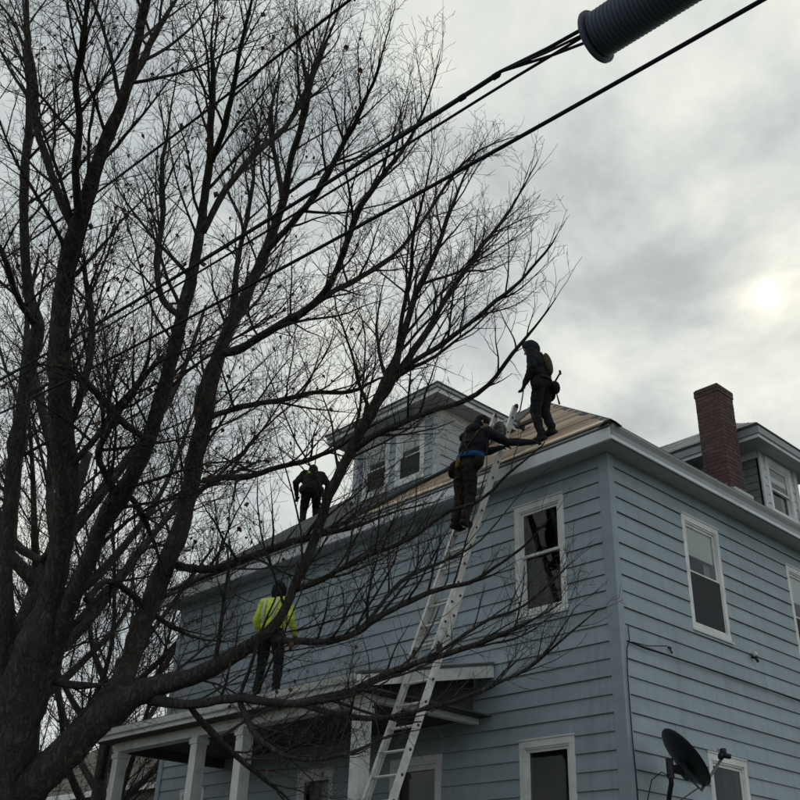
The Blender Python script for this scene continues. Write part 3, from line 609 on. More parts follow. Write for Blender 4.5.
# ------------------------------------------------------------------ bare trees
nr = np.random.default_rng(5)
class Wood:
    """collects branch polylines and turns them into tube meshes in bulk"""
    def __init__(s): s.groups = {}
    def add(s, pts, rads, sides): s.groups.setdefault((len(pts), sides), []).append((pts, rads))
    def arrays(s):
        V = []; Fq = []; base = 0
        for (n, k), items in s.groups.items():
            P = np.array([i[0] for i in items]); R = np.array([i[1] for i in items]); m = len(items)
            T = np.empty_like(P); T[:, 1:-1] = P[:, 2:] - P[:, :-2]; T[:, 0] = P[:, 1] - P[:, 0]; T[:, -1] = P[:, -1] - P[:, -2]
            T /= np.linalg.norm(T, axis=2, keepdims=True) + 1e-9
            ref = np.where(np.abs(T[:, :1, 2:3]) < 0.8, np.array([0, 0, 1.0]), np.array([1.0, 0, 0])); ref = np.repeat(ref, n, axis=1)
            A = np.cross(T, ref); A /= np.linalg.norm(A, axis=2, keepdims=True) + 1e-9; B = np.cross(T, A)
            ang = np.arange(k) * 2 * np.pi / k
            ringv = P[:, :, None, :] + R[:, :, None, None] * (A[:, :, None, :] * np.cos(ang)[None, None, :, None] + B[:, :, None, :] * np.sin(ang)[None, None, :, None])
            V.append(ringv.reshape(-1, 3))
            i = np.arange(n - 1)[:, None] * k; j = np.arange(k)[None, :]; j2 = (j + 1) % k
            q = np.stack([i + j, i + j2, i + k + j2, i + k + j], axis=2).reshape(-1, 4)
            Fq.append((q[None] + (np.arange(m) * n * k)[:, None, None] + base).reshape(-1, 4)); base += m * n * k
        return np.concatenate(V), np.concatenate(Fq)
    def build(s, name, m, parent=None, kind=None, smooth=True):
        V, Fq = s.arrays(); me = bpy.data.meshes.new(name)
        if parent is not None: V = V - np.array(wloc(parent))
        me.vertices.add(len(V)); me.vertices.foreach_set('co', V.astype(np.float32).ravel())
        me.loops.add(Fq.size); me.loops.foreach_set('vertex_index', Fq.astype(np.int32).ravel())
        me.polygons.add(len(Fq)); me.polygons.foreach_set('loop_start', (np.arange(len(Fq)) * 4).astype(np.int32)); me.polygons.foreach_set('loop_total', np.full(len(Fq), 4, np.int32))
        if smooth: me.polygons.foreach_set('use_smooth', np.ones(len(Fq), bool))
        me.update(calc_edges=True); me.materials.append(m)
        o = bpy.data.objects.new(name, me)
        if kind: o['kind'] = kind
        return link(o, parent)
def resample(pts, rads, step):
    P = np.asarray(pts, float); R = np.asarray(rads, float); n = len(P)
    Q = [];  RR = []
    for i in range(n - 1):
        p0, p1, p2, p3 = P[max(i - 1, 0)], P[i], P[i + 1], P[min(i + 2, n - 1)]
        k = max(2, int(np.linalg.norm(p2 - p1) / step))
        for t in np.linspace(0, 1, k, endpoint=False):
            Q.append(0.5 * ((2 * p1) + (-p0 + p2) * t + (2 * p0 - 5 * p1 + 4 * p2 - p3) * t * t + (-p0 + 3 * p1 - 3 * p2 + p3) * t ** 3)); RR.append(R[i] + (R[i + 1] - R[i]) * t)
    Q.append(P[-1]); RR.append(R[-1]); return np.array(Q), np.array(RR)
def limb_mesh(name, pts, rads, m, parent, sides=10, rough=0.06):
    """one thick limb with an uneven, knotty surface"""
    n = len(pts); vs = []; fs = []; ref = None; ph = nr.uniform(0, 6, 4)
    for i in range(n):
        t = pts[min(i + 1, n - 1)] - pts[max(i - 1, 0)]; t /= np.linalg.norm(t) + 1e-9
        if ref is None: ref = np.cross(t, [0.3, 0.9, 0.1]); 
        ref = ref - t * (ref @ t); ref /= np.linalg.norm(ref); b = np.cross(t, ref)
        for k in range(sides):
            a = 2 * math.pi * k / sides
            w = 1 + rough * (math.sin(3 * a + ph[0] + i * 0.21) + 0.7 * math.sin(5 * a - ph[1] + i * 0.13) + 0.6 * math.sin(i * 0.9 + 2 * a + ph[2])) + nr.normal() * rough * 0.25
            vs.append(pts[i] + (ref * math.cos(a) + b * math.sin(a)) * rads[i] * w)
    for i in range(n - 1):
        for k in range(sides):
            k2 = (k + 1) % sides; fs.append((i * sides + k, i * sides + k2, (i + 1) * sides + k2, (i + 1) * sides + k))
    fs += [tuple(range(sides))[::-1], tuple((n - 1) * sides + k for k in range(sides))]
    o = mesh_obj(name, vs, fs, m, None, None, True)
    if parent is not None: o.location = -wloc(parent); o.parent = parent
    return o
UP = np.array([0, 0, 1.0])
def perp(d):
    v = nr.normal(size=3); v -= d * (v @ d); return v / (np.linalg.norm(v) + 1e-9)
# crown edge on the right as the tree shows it from the street
EDGE = [(-200, 440), (0, 468), (50, 484), (100, 512), (150, 545), (200, 560), (250, 574), (300, 584), (340, 570), (400, 548), (470, 560), (520, 590), (560, 612), (620, 612), (660, 600), (700, 545), (740, 480), (800, 440), (1000, 440)]
def edge_x(y): return np.interp(y, [e[0] for e in EDGE], [e[1] for e in EDGE])
TIPS = []
class Tree:
    def __init__(s, wood_b, wood_t, leaf, limit=None, dens=1.0, rmin=0.0015, lv=(0.22, 0.095, 0.085)):
        s.wb, s.wt, s.leaf, s.limit, s.dens, s.rmin, s.lv = wood_b, wood_t, leaf, limit, dens, rmin, lv
        s.count = 0
    def branch(s, p, d, L, r, level, lift=0.25):
        n = {1: 9, 2: 6, 3: 4, 4: 3}[level]
        pts = [p]; step = L / (n - 1); q = p.copy(); dd = d.copy(); bend = perp(d) * nr.uniform(0.02, 0.13)
        for i in range(n - 1):
            dd = dd + bend * (0.5 if i < n // 2 else -0.35) + nr.normal(size=3) * {1: 0.075, 2: 0.09, 3: 0.10, 4: 0.09}[level] + UP * lift * 0.16
            dd /= np.linalg.norm(dd); q = q + dd * step; pts.append(q)
        pts = np.array(pts)
        if s.limit and not s.limit(pts[-1]):
            if level <= 2 and L > 0.35: return s.branch(p, d, L * 0.55, r * 0.8, level, lift)
            return
        r1 = max(s.rmin, r * 0.34); rads = np.linspace(r, r1, n)
        (s.wb if level <= 2 else s.wt).add(pts, rads, {1: 6, 2: 5, 3: 3, 4: 3}[level]); s.count += 1
        if level >= 3 and nr.random() < 0.3: TIPS.append(pts[-1])
        if level == 4:
            if s.leaf is not None and nr.random() < s.leaf[1] and proj(pts[-1])[0] < 360: s.leaf[0].append(pts[-1])
            return
        s.spawn(pts, rads, level, 0.12 if level > 1 else 0.18, lift)
    def spawn(s, pts, rads, level, t0, lift=0.25):
        seg = np.linalg.norm(np.diff(pts, axis=0), axis=1); cum = np.concatenate([[0], np.cumsum(seg)]); L = cum[-1]
        gap = {0: s.lv[0], 1: s.lv[1], 2: s.lv[2], 3: 0.06}[level] / s.dens
        x = L * t0 + nr.uniform(0, gap); side_ = nr.choice([-1, 1]); pv = perp((pts[-1] - pts[0]) / (L + 1e-9))
        while x < L:
            i = min(np.searchsorted(cum, x) - 1, len(seg) - 1); i = max(i, 0); f = (x - cum[i]) / (seg[i] + 1e-9)
            p = pts[i] + (pts[i + 1] - pts[i]) * f; r = rads[i] + (rads[i + 1] - rads[i]) * f
            t = (pts[i + 1] - pts[i]) / (seg[i] + 1e-9)
            if level == 0: v = perp(t)
            else:
                v = pv * side_ + nr.normal(size=3) * 0.45; v -= t * (v @ t); v /= np.linalg.norm(v) + 1e-9; side_ = -side_
            a = math.radians(nr.uniform(32, 62) if not (level == 0 and r < 0.03) else nr.uniform(22, 48)); d = t * math.cos(a) + v * math.sin(a) + UP * (0.22 if level < 2 else 0.10); d /= np.linalg.norm(d)
            frac = 1 - 0.62 * x / L
            if level == 0: l_ = float(np.clip(0.2 + r * 22, 0.34, 1.55)) * nr.uniform(0.55, 1.2); rr = min(r * 0.5, nr.uniform(0.010, 0.024))
            elif level == 1: l_ = min(L * 0.62, nr.uniform(0.35, 0.95)) * (0.5 + 0.5 * frac); rr = min(r * 0.6, 0.0068)
            elif level == 2: l_ = min(L * 0.7, nr.uniform(0.14, 0.42)) * (0.5 + 0.5 * frac); rr = min(r * 0.7, 0.0031)
            else: l_ = nr.uniform(0.04, 0.13); rr = 0.0019
            s.branch(p, d, l_, max(rr, s.rmin), level + 1, lift)
            x += gap * nr.uniform(0.55, 1.5) * (0.50 if level == 0 and r < 0.032 else 0.85 if level == 0 else 1.0)
        if level in (1, 2):                            # a leading shoot carries the line on
            t = pts[-1] - pts[-2]; t /= np.linalg.norm(t) + 1e-9
            s.branch(pts[-1], t, L * (0.35 if level == 1 else 0.5), rads[-1], level + 1, lift)

TD = 10.2                                            # slant distance of the stems
# limbs traced as (x, y, width in px, distance change along the sight line in m)
LIMBS = {
 'A': [(-6, 740, 60, 0.1), (-4, 690, 46, 0.1), (1, 640, 32, 0.15), (5, 580, 22, 0.3), (8, 505, 20, 0.5), (19, 430, 18, 0.7), (28, 374, 17, 0.9), (36, 325, 17, 1.0), (27, 285, 12, 1.15), (24, 190, 11, 1.4), (28, 112, 10, 1.6), (27, 40, 8, 1.9), (30, -60, 6, 2.2), (38, -160, 3, 2.6)],
 'B': [(-6, 780, 96, 0.0), (10, 725, 82, 0.0), (24, 680, 66, -0.02), (40, 635, 48, -0.05), (52, 595, 36, -0.1), (62, 540, 30, -0.1), (66, 490, 31, -0.15), (64, 441, 30, -0.2), (62, 392, 27, -0.25), (62, 336, 25, -0.3), (65, 285, 23, -0.35), (72, 245, 22, -0.4), (84, 210, 19, -0.4), (94, 172, 16, -0.4), (109, 131, 15, -0.4), (124, 94, 14, -0.45), (135, 49, 12, -0.45), (146, 0, 11, -0.5), (165, -80, 8, -0.6), (175, -190, 4, -0.6)],
 'B2': [(78, 228, 12, -0.4), (75, 169, 10, -0.7), (80, 127, 9, -0.9), (77, 86, 8, -1.1), (84, 40, 8, -1.3), (90, -20, 6, -1.5), (100, -120, 3, -1.8)],
 'B3': [(76, 230, 13, -0.4), (64, 210, 11, -0.3), (47, 161, 9, 0.0), (36, 127, 9, 0.2), (34, 80, 8, 0.3), (25, 20, 7, 0.5), (20, -80, 4, 0.8)],
 'B4': [(122, 96, 9, -0.45), (140, 70, 8, -0.2), (160, 30, 7, 0.1), (185, -10, 5, 0.4), (210, -80, 3, 0.7)],
 'BS': [(72, 420, 10, -0.2), (82, 390, 10, -0.3), (88, 362, 9, -0.3), (91, 336, 8, -0.3), (90, 306, 8, -0.3), (86, 280, 6, -0.3), (84, 250, 4, -0.3)],
 'A2': [(36, 325, 10, 1.0), (20, 300, 8, 0.6), (8, 270, 7, 0.2), (-10, 220, 6, -0.3), (-20, 140, 4, -0.7)],
 'A3': [(60, 540, 14, -0.1), (40, 560, 12, 0.4), (12, 540, 12, 0.9), (-15, 500, 10, 1.4), (-50, 440, 8, 1.9), (-80, 360, 4, 2.2)],
 'C': [(20, 720, 60, 0.0), (40, 678, 44, 0.0), (56, 640, 32, -0.1), (72, 600, 26, -0.3), (88, 562, 23, -0.5), (105, 520, 22, -0.7), (127, 486, 21, -0.9), (150, 441, 19, -1.0), (165, 392, 18, -1.1), (176, 347, 17, -1.2), (187, 302, 16, -1.3), (200, 255, 13, -1.3), (206, 210, 11, -1.3), (213, 150, 9, -1.3), (216, 90, 7, -1.3), (213, 40, 6, -1.3), (220, -40, 4, -1.3)],
 'C2': [(203, 232, 8, -1.3), (225, 190, 8, -1.1), (259, 150, 7, -0.8), (285, 127, 6, -0.6), (310, 80, 5, -0.3), (328, 20, 4, 0.0), (345, -60, 3, 0.2)],
 'C3': [(211, 160, 7, -1.3), (225, 124, 7, -1.6), (233, 86, 6, -1.8), (240, 49, 5, -2.0), (252, 0, 4, -2.2), (262, -60, 3, -2.4)],
 'C4': [(112, 505, 9, -0.8), (131, 498, 7, -0.6), (146, 524, 6, -0.3), (161, 557, 5, 0.0), (172, 590, 4, 0.3)],
 'C5': [(183, 318, 9, -1.2), (165, 300, 7, -0.8), (160, 260, 6, -0.5), (166, 215, 6, -0.3), (163, 165, 5, -0.1), (172, 110, 4, 0.2), (180, 50, 3, 0.4)],
 'D': [(92, 725, 40, -0.1), (112, 702, 34, -0.05), (126, 676, 29, 0.3), (135, 650, 28, 0.5), (150, 608, 27, 0.7), (166, 568, 28, 0.8), (180, 535, 26, 0.9), (191, 494, 23, 1.0), (199, 449, 22, 1.05), (210, 404, 19, 1.1), (221, 362, 17, 1.2), (232, 329, 15, 1.3), (247, 295, 14, 1.4), (262, 262, 13, 1.5), (275, 228, 11, 1.5), (286, 195, 10, 1.5), (292, 160, 8, 1.4), (305, 115, 7, 1.3), (315, 70, 6, 1.2), (335, 20, 4, 1.1), (350, -40, 3, 1.0)],
 'D2': [(225, 352, 11, 1.2), (240, 348, 11, 1.0), (262, 336, 10, 0.7), (285, 322, 10, 0.4), (316, 302, 9, 0.1), (336, 274, 8, -0.1), (348, 240, 8, -0.3), (358, 212, 7, -0.4), (378, 182, 6, -0.5), (405, 147, 5, -0.6), (425, 105, 4, -0.8), (440, 55, 3, -0.9)],
 'D3': [(268, 248, 9, 1.5), (290, 226, 8, 1.2), (318, 190, 7, 0.9), (340, 150, 6, 0.6), (360, 110, 5, 0.3), (380, 60, 4, 0.1), (395, 5, 3, -0.1)],
 'D4': [(203, 438, 10, 1.0), (198, 405, 9, 1.2), (207, 370, 9, 1.3), (222, 340, 8, 1.5), (235, 300, 8, 1.8), (240, 260, 6, 2.1), (252, 200, 5, 2.4), (258, 130, 4, 2.6), (268, 60, 3, 2.8)],
 'D5': [(205, 481, 8, 1.0), (225, 478, 7, 0.6), (250, 478, 7, 0.2), (275, 470, 6, -0.1), (305, 463, 6, -0.4), (335, 452, 5, -0.6), (365, 432, 4, -0.8), (400, 412, 3, -1.0)],
 'D6': [(209, 418, 7, 1.1), (244, 407, 6, 0.8), (288, 401, 6, 0.5), (316, 394, 5, 0.3), (350, 393, 5, 0.1), (384, 378, 4, -0.1), (430, 366, 3, -0.3)],
 'D7': [(178, 566, 11, 0.8), (198, 570, 10, 0.4), (222, 567, 10, 0.0), (245, 558, 9, -0.3), (277, 549, 8, -0.5), (310, 538, 7, -0.7), (350, 530, 5, -0.9), (400, 512, 4, -1.1), (440, 500, 3, -1.2)],
 'D8': [(318, 300, 6, 0.1), (350, 282, 6, 0.4), (385, 262, 5, 0.6), (420, 225, 4, 0.8), (450, 180, 4, 1.0), (480, 150, 3, 1.1), (520, 135, 2.4, 1.2)],
 'D9': [(282, 208, 7, 1.5), (276, 165, 6, 1.8), (270, 120, 5, 2.0), (280, 70, 4, 2.2), (290, 10, 3, 2.4)],
 'E': [(-14, 830, 90, 0.0), (12, 802, 66, 0.0), (42, 778, 54, -0.1), (84, 738, 47, -0.2), (117, 708, 42, -0.3), (156, 689, 31, -0.4), (192, 680, 26, -0.5), (222, 666, 24, -0.6), (248, 649, 22, -0.7), (270, 634, 18, -0.75), (286, 613, 14, -0.75), (297, 590, 12, -0.75), (307, 566, 13, -0.8), (317, 540, 14, -0.8), (327, 510, 15, -0.85), (337, 482, 14, -0.9), (348, 458, 14, -0.9), (360, 434, 13, -0.95), (375, 408, 13, -1.0), (386, 388, 19, -1.0), (393, 372, 15, -1.0), (399, 350, 9, -1.0), (410, 316, 8, -1.0), (420, 286, 7, -1.0), (434, 254, 6, -1.0), (446, 220, 5, -1.0), (462, 180, 4, -1.0), (478, 150, 3, -1.0)],
 'E2': [(398, 372, 9, -1.0), (428, 330, 7, -0.8), (440, 306, 6, -0.7), (456, 282, 6, -0.6), (478, 250, 5, -0.5), (497, 226, 4, -0.4), (520, 190, 3, -0.3), (538, 160, 2.4, -0.3)],
 'E3': [(352, 452, 8, -0.9), (372, 438, 7, -1.1), (420, 415, 6, -1.5), (464, 401, 6, -1.8), (488, 386, 5, -1.9), (512, 354, 5, -2.1), (536, 326, 4, -2.2), (556, 298, 2.6, -2.3)],
 'E4': [(399, 372, 8, -1.0), (418, 358, 6, -1.3), (440, 346, 6, -1.5), (472, 322, 5, -1.7), (496, 302, 5, -1.9), (520, 282, 4, -2.0), (544, 254, 3, -2.1), (556, 236, 2.2, -2.2)],
 'E5': [(388, 384, 6, -1.0), (380, 360, 4, -0.8), (376, 335, 4, -0.6), (378, 310, 3, -0.4), (384, 280, 3, -0.2)],
 'E6': [(398, 352, 6, -1.0), (404, 312, 5, -1.2), (412, 270, 5, -1.4), (414, 235, 4, -1.6), (424, 195, 4, -1.8), (432, 150, 3, -2.0)],
 'F': [(270, 640, 10, -0.75), (297, 642, 9, -1.0), (330, 641, 8, -1.2), (356, 634, 8, -1.3), (378, 618, 7, -1.4), (409, 602, 6, -1.5), (438, 590, 6, -1.6), (470, 582, 5, -1.7), (496, 566, 4, -1.8), (525, 545, 3, -1.9), (548, 520, 2.4, -2.0)],
 'F2': [(330, 640, 6, -1.2), (360, 628, 5, -1.0), (400, 580, 5, -0.8), (440, 560, 4, -0.6), (480, 540, 3, -0.5), (515, 500, 2.6, -0.4)],
 'F3': [(296, 590, 7, -0.75), (330, 575, 6, -1.1), (370, 556, 5, -1.4), (410, 540, 5, -1.7), (445, 515, 4, -1.9), (480, 500, 4, -2.1), (515, 467, 3, -2.2), (545, 442, 2.2, -2.3)],
 'G': [(150, 700, 15, -0.4), (190, 706, 12, -0.8), (240, 700, 12, -1.1), (290, 704, 10, -1.4), (340, 697, 9, -1.6), (372, 682, 8, -1.8), (405, 668, 7, -1.9), (450, 655, 6, -2.0), (500, 637, 5, -2.1), (540, 617, 4, -2.2), (562, 602, 3, -2.3)],
 'G2': [(300, 704, 8, -1.4), (340, 716, 7, -1.7), (380, 718, 6, -1.9), (425, 709, 5, -2.0), (465, 697, 5, -2.1), (505, 680, 4, -2.2), (530, 668, 4, -2.3), (552, 645, 3, -2.4), (570, 616, 2.4, -2.5)],
 'G3': [(530, 668, 3, -2.3), (560, 642, 3, -2.4), (600, 608, 2, -2.5)],
 'G4': [(240, 700, 7, -1.1), (260, 740, 6, -1.4), (300, 760, 5, -1.6), (350, 752, 5, -1.8), (390, 735, 4, -1.9), (420, 730, 3, -2.0)],
 'G5': [(190, 706, 8, -0.8), (215, 735, 7, -0.6), (255, 770, 6, -0.4), (290, 800, 5, -0.2), (320, 840, 3, 0.0)],
 'G6': [(405, 668, 5, -1.9), (440, 652, 4, -2.0), (490, 620, 4, -2.1), (525, 606, 3, -2.2), (575, 560, 2.2, -2.3)],
 'H': [(52, 680, 11, 0.0), (80, 684, 10, -0.1), (112, 684, 10, -0.2)],
 'I': [(86, 600, 9, -0.3), (110, 580, 8, 0.2), (140, 600, 7, 0.6), (170, 625, 6, 0.9), (205, 640, 5, 1.2), (240, 640, 4, 1.5)],
 'K': [(66, 470, 9, -0.2), (95, 440, 8, -0.5), (115, 410, 7, -0.8), (140, 380, 6, -1.0), (150, 340, 5, -1.2), (150, 290, 4, -1.3)],
 'L': [(150, 441, 8, -1.0), (120, 420, 7, -1.3), (95, 390, 6, -1.6), (70, 370, 5, -1.8), (40, 365, 4, -2.0), (10, 340, 3, -2.2)],
 'P': [(120, 500, 10, -0.8), (100, 460, 8, -1.2), (110, 430, 7, -1.5), (130, 400, 6, -1.7), (150, 370, 5, -1.9), (185, 350, 4, -2.1), (230, 330, 3, -2.3)],
}
base = at(-2, 800, TD); gx, gy = float(base[0]), float(base[1])
TREE = empty('bare_tree', 'large bare many stemmed street tree in front of the house', 'tree', (gx, gy, ground_z(gx, gy) - 0.05))
trunk_px = [(-18, 810, 84, 0.0), (-11, 770, 74, 0.0), (-2, 740, 56, 0.0)]
tp = [np.array([gx - 0.1, gy + 0.05, ground_z(gx, gy) - 0.4]), np.array([gx - 0.08, gy + 0.04, ground_z(gx, gy) + 0.25])]; tr = [0.66, 0.50]
for x, y, w, dd in trunk_px: tp.append(at(x, y, TD + dd)); tr.append(w * (TD + dd) * 0.82 / FPX / 2)
tp.insert(2, (tp[1] + tp[2]) / 2); tr.insert(2, 0.45)
P_, R_ = resample(tp, tr, 0.10); limb_mesh('trunk', P_, R_, M_BARK, TREE, 20, 0.05)
wb, wt, leaves = Wood(), Wood(), []
def in_crown(p):
    v = p - CAM
    if v @ CF < 1.5: return False
    x, y = proj(p)
    if x > edge_x(y) + nr.normal() * 24 - 4: return False
    if 452 < x < 565 and 325 < y < 545 and nr.random() < 0.72: return False            # thin here: few shoots cross the crew
    if 246 < x < 300 and 570 < y < 640 and nr.random() < 0.86: return False
    if 292 < x < 336 and 445 < y < 525 and nr.random() < 0.85: return False
    if 375 < x < 500 and 560 < y < 800 and nr.random() < 0.5: return False
    return p[2] > 1.2
GROW = Tree(wb, wt, (leaves, 0.028), in_crown, dens=0.74)
for key, L_ in LIMBS.items():
    L_ = [(x, y, w * (0.78 if (key[0] in 'ABC' and y > 555 and key != 'C4') else 0.82 if (key == 'E' and x < 340) else 0.9 if (key == 'D' and y > 440) else 1.0), dd) for x, y, w, dd in L_]
    pts = [at(x, y, TD + dd) for x, y, w, dd in L_]; rads = [max(w * (TD + dd) * float(ray(x, y) @ CF) / FPX / 2, 0.006) * (0.79 if w > 7 else 0.62 + 0.044 * w) for x, y, w, dd in L_]
    rads[-1] = min(rads[-1], 0.004); rads[-2] = min(rads[-2], 0.009) if len(rads) > 4 and key != 'BS' and key != 'H' else rads[-2]
    P_, R_ = resample(pts, rads, 0.07 if rads[0] > 0.03 else 0.10)
    # natural crookedness
    n = len(P_); wob = np.cumsum(nr.normal(size=(n, 3)) * 0.004, axis=0); wob -= np.linspace(0, 1, n)[:, None] * wob[-1]; P_ = P_ + wob
    for _ in range(int(n * 0.09)):                        # swellings and old branch collars
        R_ = R_ * (1 + nr.uniform(0.06, 0.20) * np.exp(-((np.arange(n) - nr.integers(0, n)) / nr.uniform(0.7, 1.6)) ** 2))
    limb_mesh('limb', P_, R_, M_BARK, TREE, 12 if rads[0] > 0.06 else 8, 0.07)
    thick = rads[0] > 0.12; GROW.dens = 0.76 if key[0] in 'FGI' or key == 'D7' else 0.80
    GROW.spawn(P_, R_, 0, 0.22 if thick else 0.10, 0.22)
    t = P_[-1] - P_[-2]; t /= np.linalg.norm(t); GROW.branch(P_[-1], t, 0.7, R_[-1], 2, 0.1)
wb.build('branches', M_BARK, TREE, 'stuff'); wt.build('twigs', M_TWIG, TREE, 'stuff', False)
# dead leaves still hanging, singly and in a few bunches
TA = np.array(TIPS)
for px, py, dd, k, sp_ in ((120, 208, -0.3, 16, 0.10), (140, 206, -0.3, 14, 0.08), (184, 190, -1.2, 4, 0.06), (165, 88, -0.2, 5, 0.05), (60, 50, 0.3, 12, 0.22), (85, 55, 0.0, 10, 0.2), (240, 375, 1.0, 8, 0.08), (236, 560, 0.2, 8, 0.1), (300, 460, 0.2, 8, 0.06), (215, 540, 0.6, 9, 0.12), (205, 570, 0.4, 6, 0.1), (330, 140, 0.6, 4, 0.1), (130, 290, 0, 8, 0.2), (265, 140, -0.8, 6, 0.1), (400, 372, -0.95, 5, 0.08)):
    c = at(px, py, TD + dd)
    for _ in range(k): q = c + nr.normal(size=3) * sp_; leaves.append(TA[np.argmin(((TA - q) ** 2).sum(axis=1))] + nr.normal(size=3) * 0.006)
lv = []; lf = []
for p in leaves:
    n0 = len(lv); d = np.array([nr.normal() * 0.4, nr.normal() * 0.4, -1.0]); d /= np.linalg.norm(d); sdir = perp(d); L = nr.uniform(0.035, 0.075); w = L * nr.uniform(0.25, 0.5); cu = np.cross(d, sdir) * L * 0.25
    lv += [p, p + d * L * 0.4 + sdir * w, p + d * L * 0.45 + cu, p + d * L * 0.4 - sdir * w, p + d * L]
    lf += [(n0, n0 + 1, n0 + 2), (n0, n0 + 2, n0 + 3), (n0 + 1, n0 + 4, n0 + 2), (n0 + 2, n0 + 4, n0 + 3)]
lo = mesh_obj('dead_leaves', lv, lf, M_LEAF); lo.location = -wloc(TREE); lo.parent = TREE; lo['kind'] = 'stuff'

# trees farther off, beyond the left end of the house
def far_tree(x, y, h, spread, seed, label, n_main=9):
    global nr
    keep = nr; nr = np.random.default_rng(seed)
    gz = ground_z(x, y); T = empty('bare_tree', label, 'tree', (x, y, gz), 'bare trees')
    wb, wt = Wood(), Wood(); g = Tree(wb, wt, None, None, dens=0.9, rmin=0.0042, lv=(0.36, 0.18, 0.16))
    top = np.array([x + nr.normal() * 0.4, y + nr.normal() * 0.4, gz + h * 0.62])
    tp = [np.array([x, y, gz - 0.2]), np.array([x, y, gz + h * 0.2]), (np.array([x, y, gz]) * 0.4 + top * 0.6), top]
    P_, R_ = resample(tp, [h * 0.026, h * 0.020, h * 0.014, h * 0.006], 0.25); limb_mesh('trunk', P_, R_, M_BARK, T, 10)
    for i in range(n_main):
        f = 0.22 + 0.7 * i / n_main; p = P_[int(f * (len(P_) - 1))]; a = i * 2.4 + nr.uniform(-0.4, 0.4)
        d = np.array([math.cos(a), math.sin(a), 0.0]); L = spread * (1.1 - 0.5 * f)
        pts = [p, p + d * L * 0.3 + UP * L * 0.28, p + d * L * 0.62 + UP * L * 0.75 + nr.normal(size=3) * 0.2, p + d * L * 0.85 + UP * L * 1.25 + nr.normal(size=3) * 0.3]
        Q, R2 = resample(pts, [h * 0.010, h * 0.007, h * 0.004, h * 0.0016], 0.25); limb_mesh('limb', Q, R2, M_BARK, T, 7); g.spawn(Q, R2, 0, 0.15, 0.3)
    wb.build('branches', M_BARK, T, 'stuff'); wt.build('twigs', M_TWIG, T, 'stuff', False); nr = keep
for k_, (px_, D_, h_, spd, sd_, lab) in enumerate(((-25, 17.5, 13.0, 4.6, 3, 'bare tree at the far left edge behind the large tree'), (62, 21.0, 11.0, 4.6, 8, 'distant bare tree seen between the left stems of the large tree'), (128, 25.0, 10.5, 4.4, 21, 'bare tree just beyond the left end of the blue house'))):
    d_ = ray(px_, 640); d_ = d_ / math.hypot(d_[0], d_[1]); far_tree(CAM[0] + d_[0] * D_, CAM[1] + d_[1] * D_, h_, spd, sd_, lab, 13)

# ------------------------------------------------------------------ extension ladder
LK = 0.40; LX0, LZ0 = -0.375, EAV + 0.02              # it leans on the eave; foot stands out from the wall
ldir = Vector((LK, 0, 1)).normalized(); lnor = Vector((-1, 0, LK)).normalized()
def lad(z, y, off=0.0): return Vector((LX0 - LK * (LZ0 - z), y, z)) + lnor * off
LYA, LYB = 1.50, 1.95
gz = ground_z(-3.1, 1.7)
LAD = empty('extension_ladder', 'long weathered aluminium extension ladder leaning on the front eave', 'ladder', tuple(lad(gz, (LYA + LYB) / 2)))
def rail(y, z0, z1, off, w=0.036, d=0.088):
    M = Matrix.Translation(lad(z0, y, off)) @ Matrix((( ldir.x, 0, lnor.x, 0), (0, 1, 0, 0), (ldir.z, 0, lnor.z, 0), (0, 0, 0, 1)))
    L = (z1 - z0) / ldir.z; b = MB(); s = 1 if y > 1.7 else -1
    b.box((0, -0.003, -d / 2), (L, 0.003, d / 2), M)                     # channel: web and two flanges
    for e in (-1, 1): b.box((0, 0.0031 * -s, e * d / 2), (L, -w * s, e * (d / 2 - 0.006)), M)
    return b.build('rail', M_ALU, LAD)
def rung(z, ya, yb, off):
    c0, c1 = lad(z, ya, off), lad(z, yb, off); b = MB(); b.tube([c0, c1], 0.018, 8); rg = b.build('rung', M_ALU, LAD)
    for y, s in ((ya, -1), (yb, 1)):
        c = lad(z, y, off); b = MB(); b.tube([c + Vector((0, s * 0.002, 0)), c + Vector((0, s * 0.011, 0))], 0.017, 8); b.build('rung_plug', M_PLUG, rg)
BT, FB, FT = EZ + 3.96, EZ + 3.0, EZ + 6.98             # base section top, fly section foot and top
for y in (LYA - 0.022, LYB + 0.022): rail(y, gz + 0.02, BT, 0.0)
for y in (LYA + 0.012, LYB - 0.012): rail(y, FB, FT, 0.070)
z = gz + 0.30
while z < BT - 0.05: rung(z, LYA - 0.022, LYB + 0.022, 0.0); z += 0.28
z = FB + 0.12; FR = []
while z < FT - 0.06: rung(z, LYA + 0.012, LYB - 0.012, 0.070); FR.append(z); z += 0.28
for y in (LYA + 0.012, LYB - 0.012):
    b = MB(); b.tube([lad(FT - 0.01, y, 0.07), lad(FT + 0.035, y, 0.07)], [0.038, 0.028], 8); b.build('end_cap', M_PLUG, LAD)
for y in (LYA - 0.022, LYB + 0.022):
    b = MB(); c = lad(gz + 0.03, y); b.box((c.x - 0.06, c.y - 0.03, gz - 0.005), (c.x + 0.06, c.y + 0.03, gz + 0.03)); b.box((c.x - 0.02, c.y - 0.012, gz + 0.03), (c.x + 0.03, c.y + 0.012, gz + 0.14)); b.build('foot', M_PLUG, LAD)
for y in (LYA + 0.0, LYB - 0.0):                         # locks that hold the fly section
    b = MB(); c = lad(FB + 0.05, y, 0.045); b.box((c.x - 0.03, c.y - 0.035, c.z - 0.05), (c.x + 0.03, c.y + 0.035, c.z + 0.05)); b.build('rung_lock', M_PLUG, LAD)
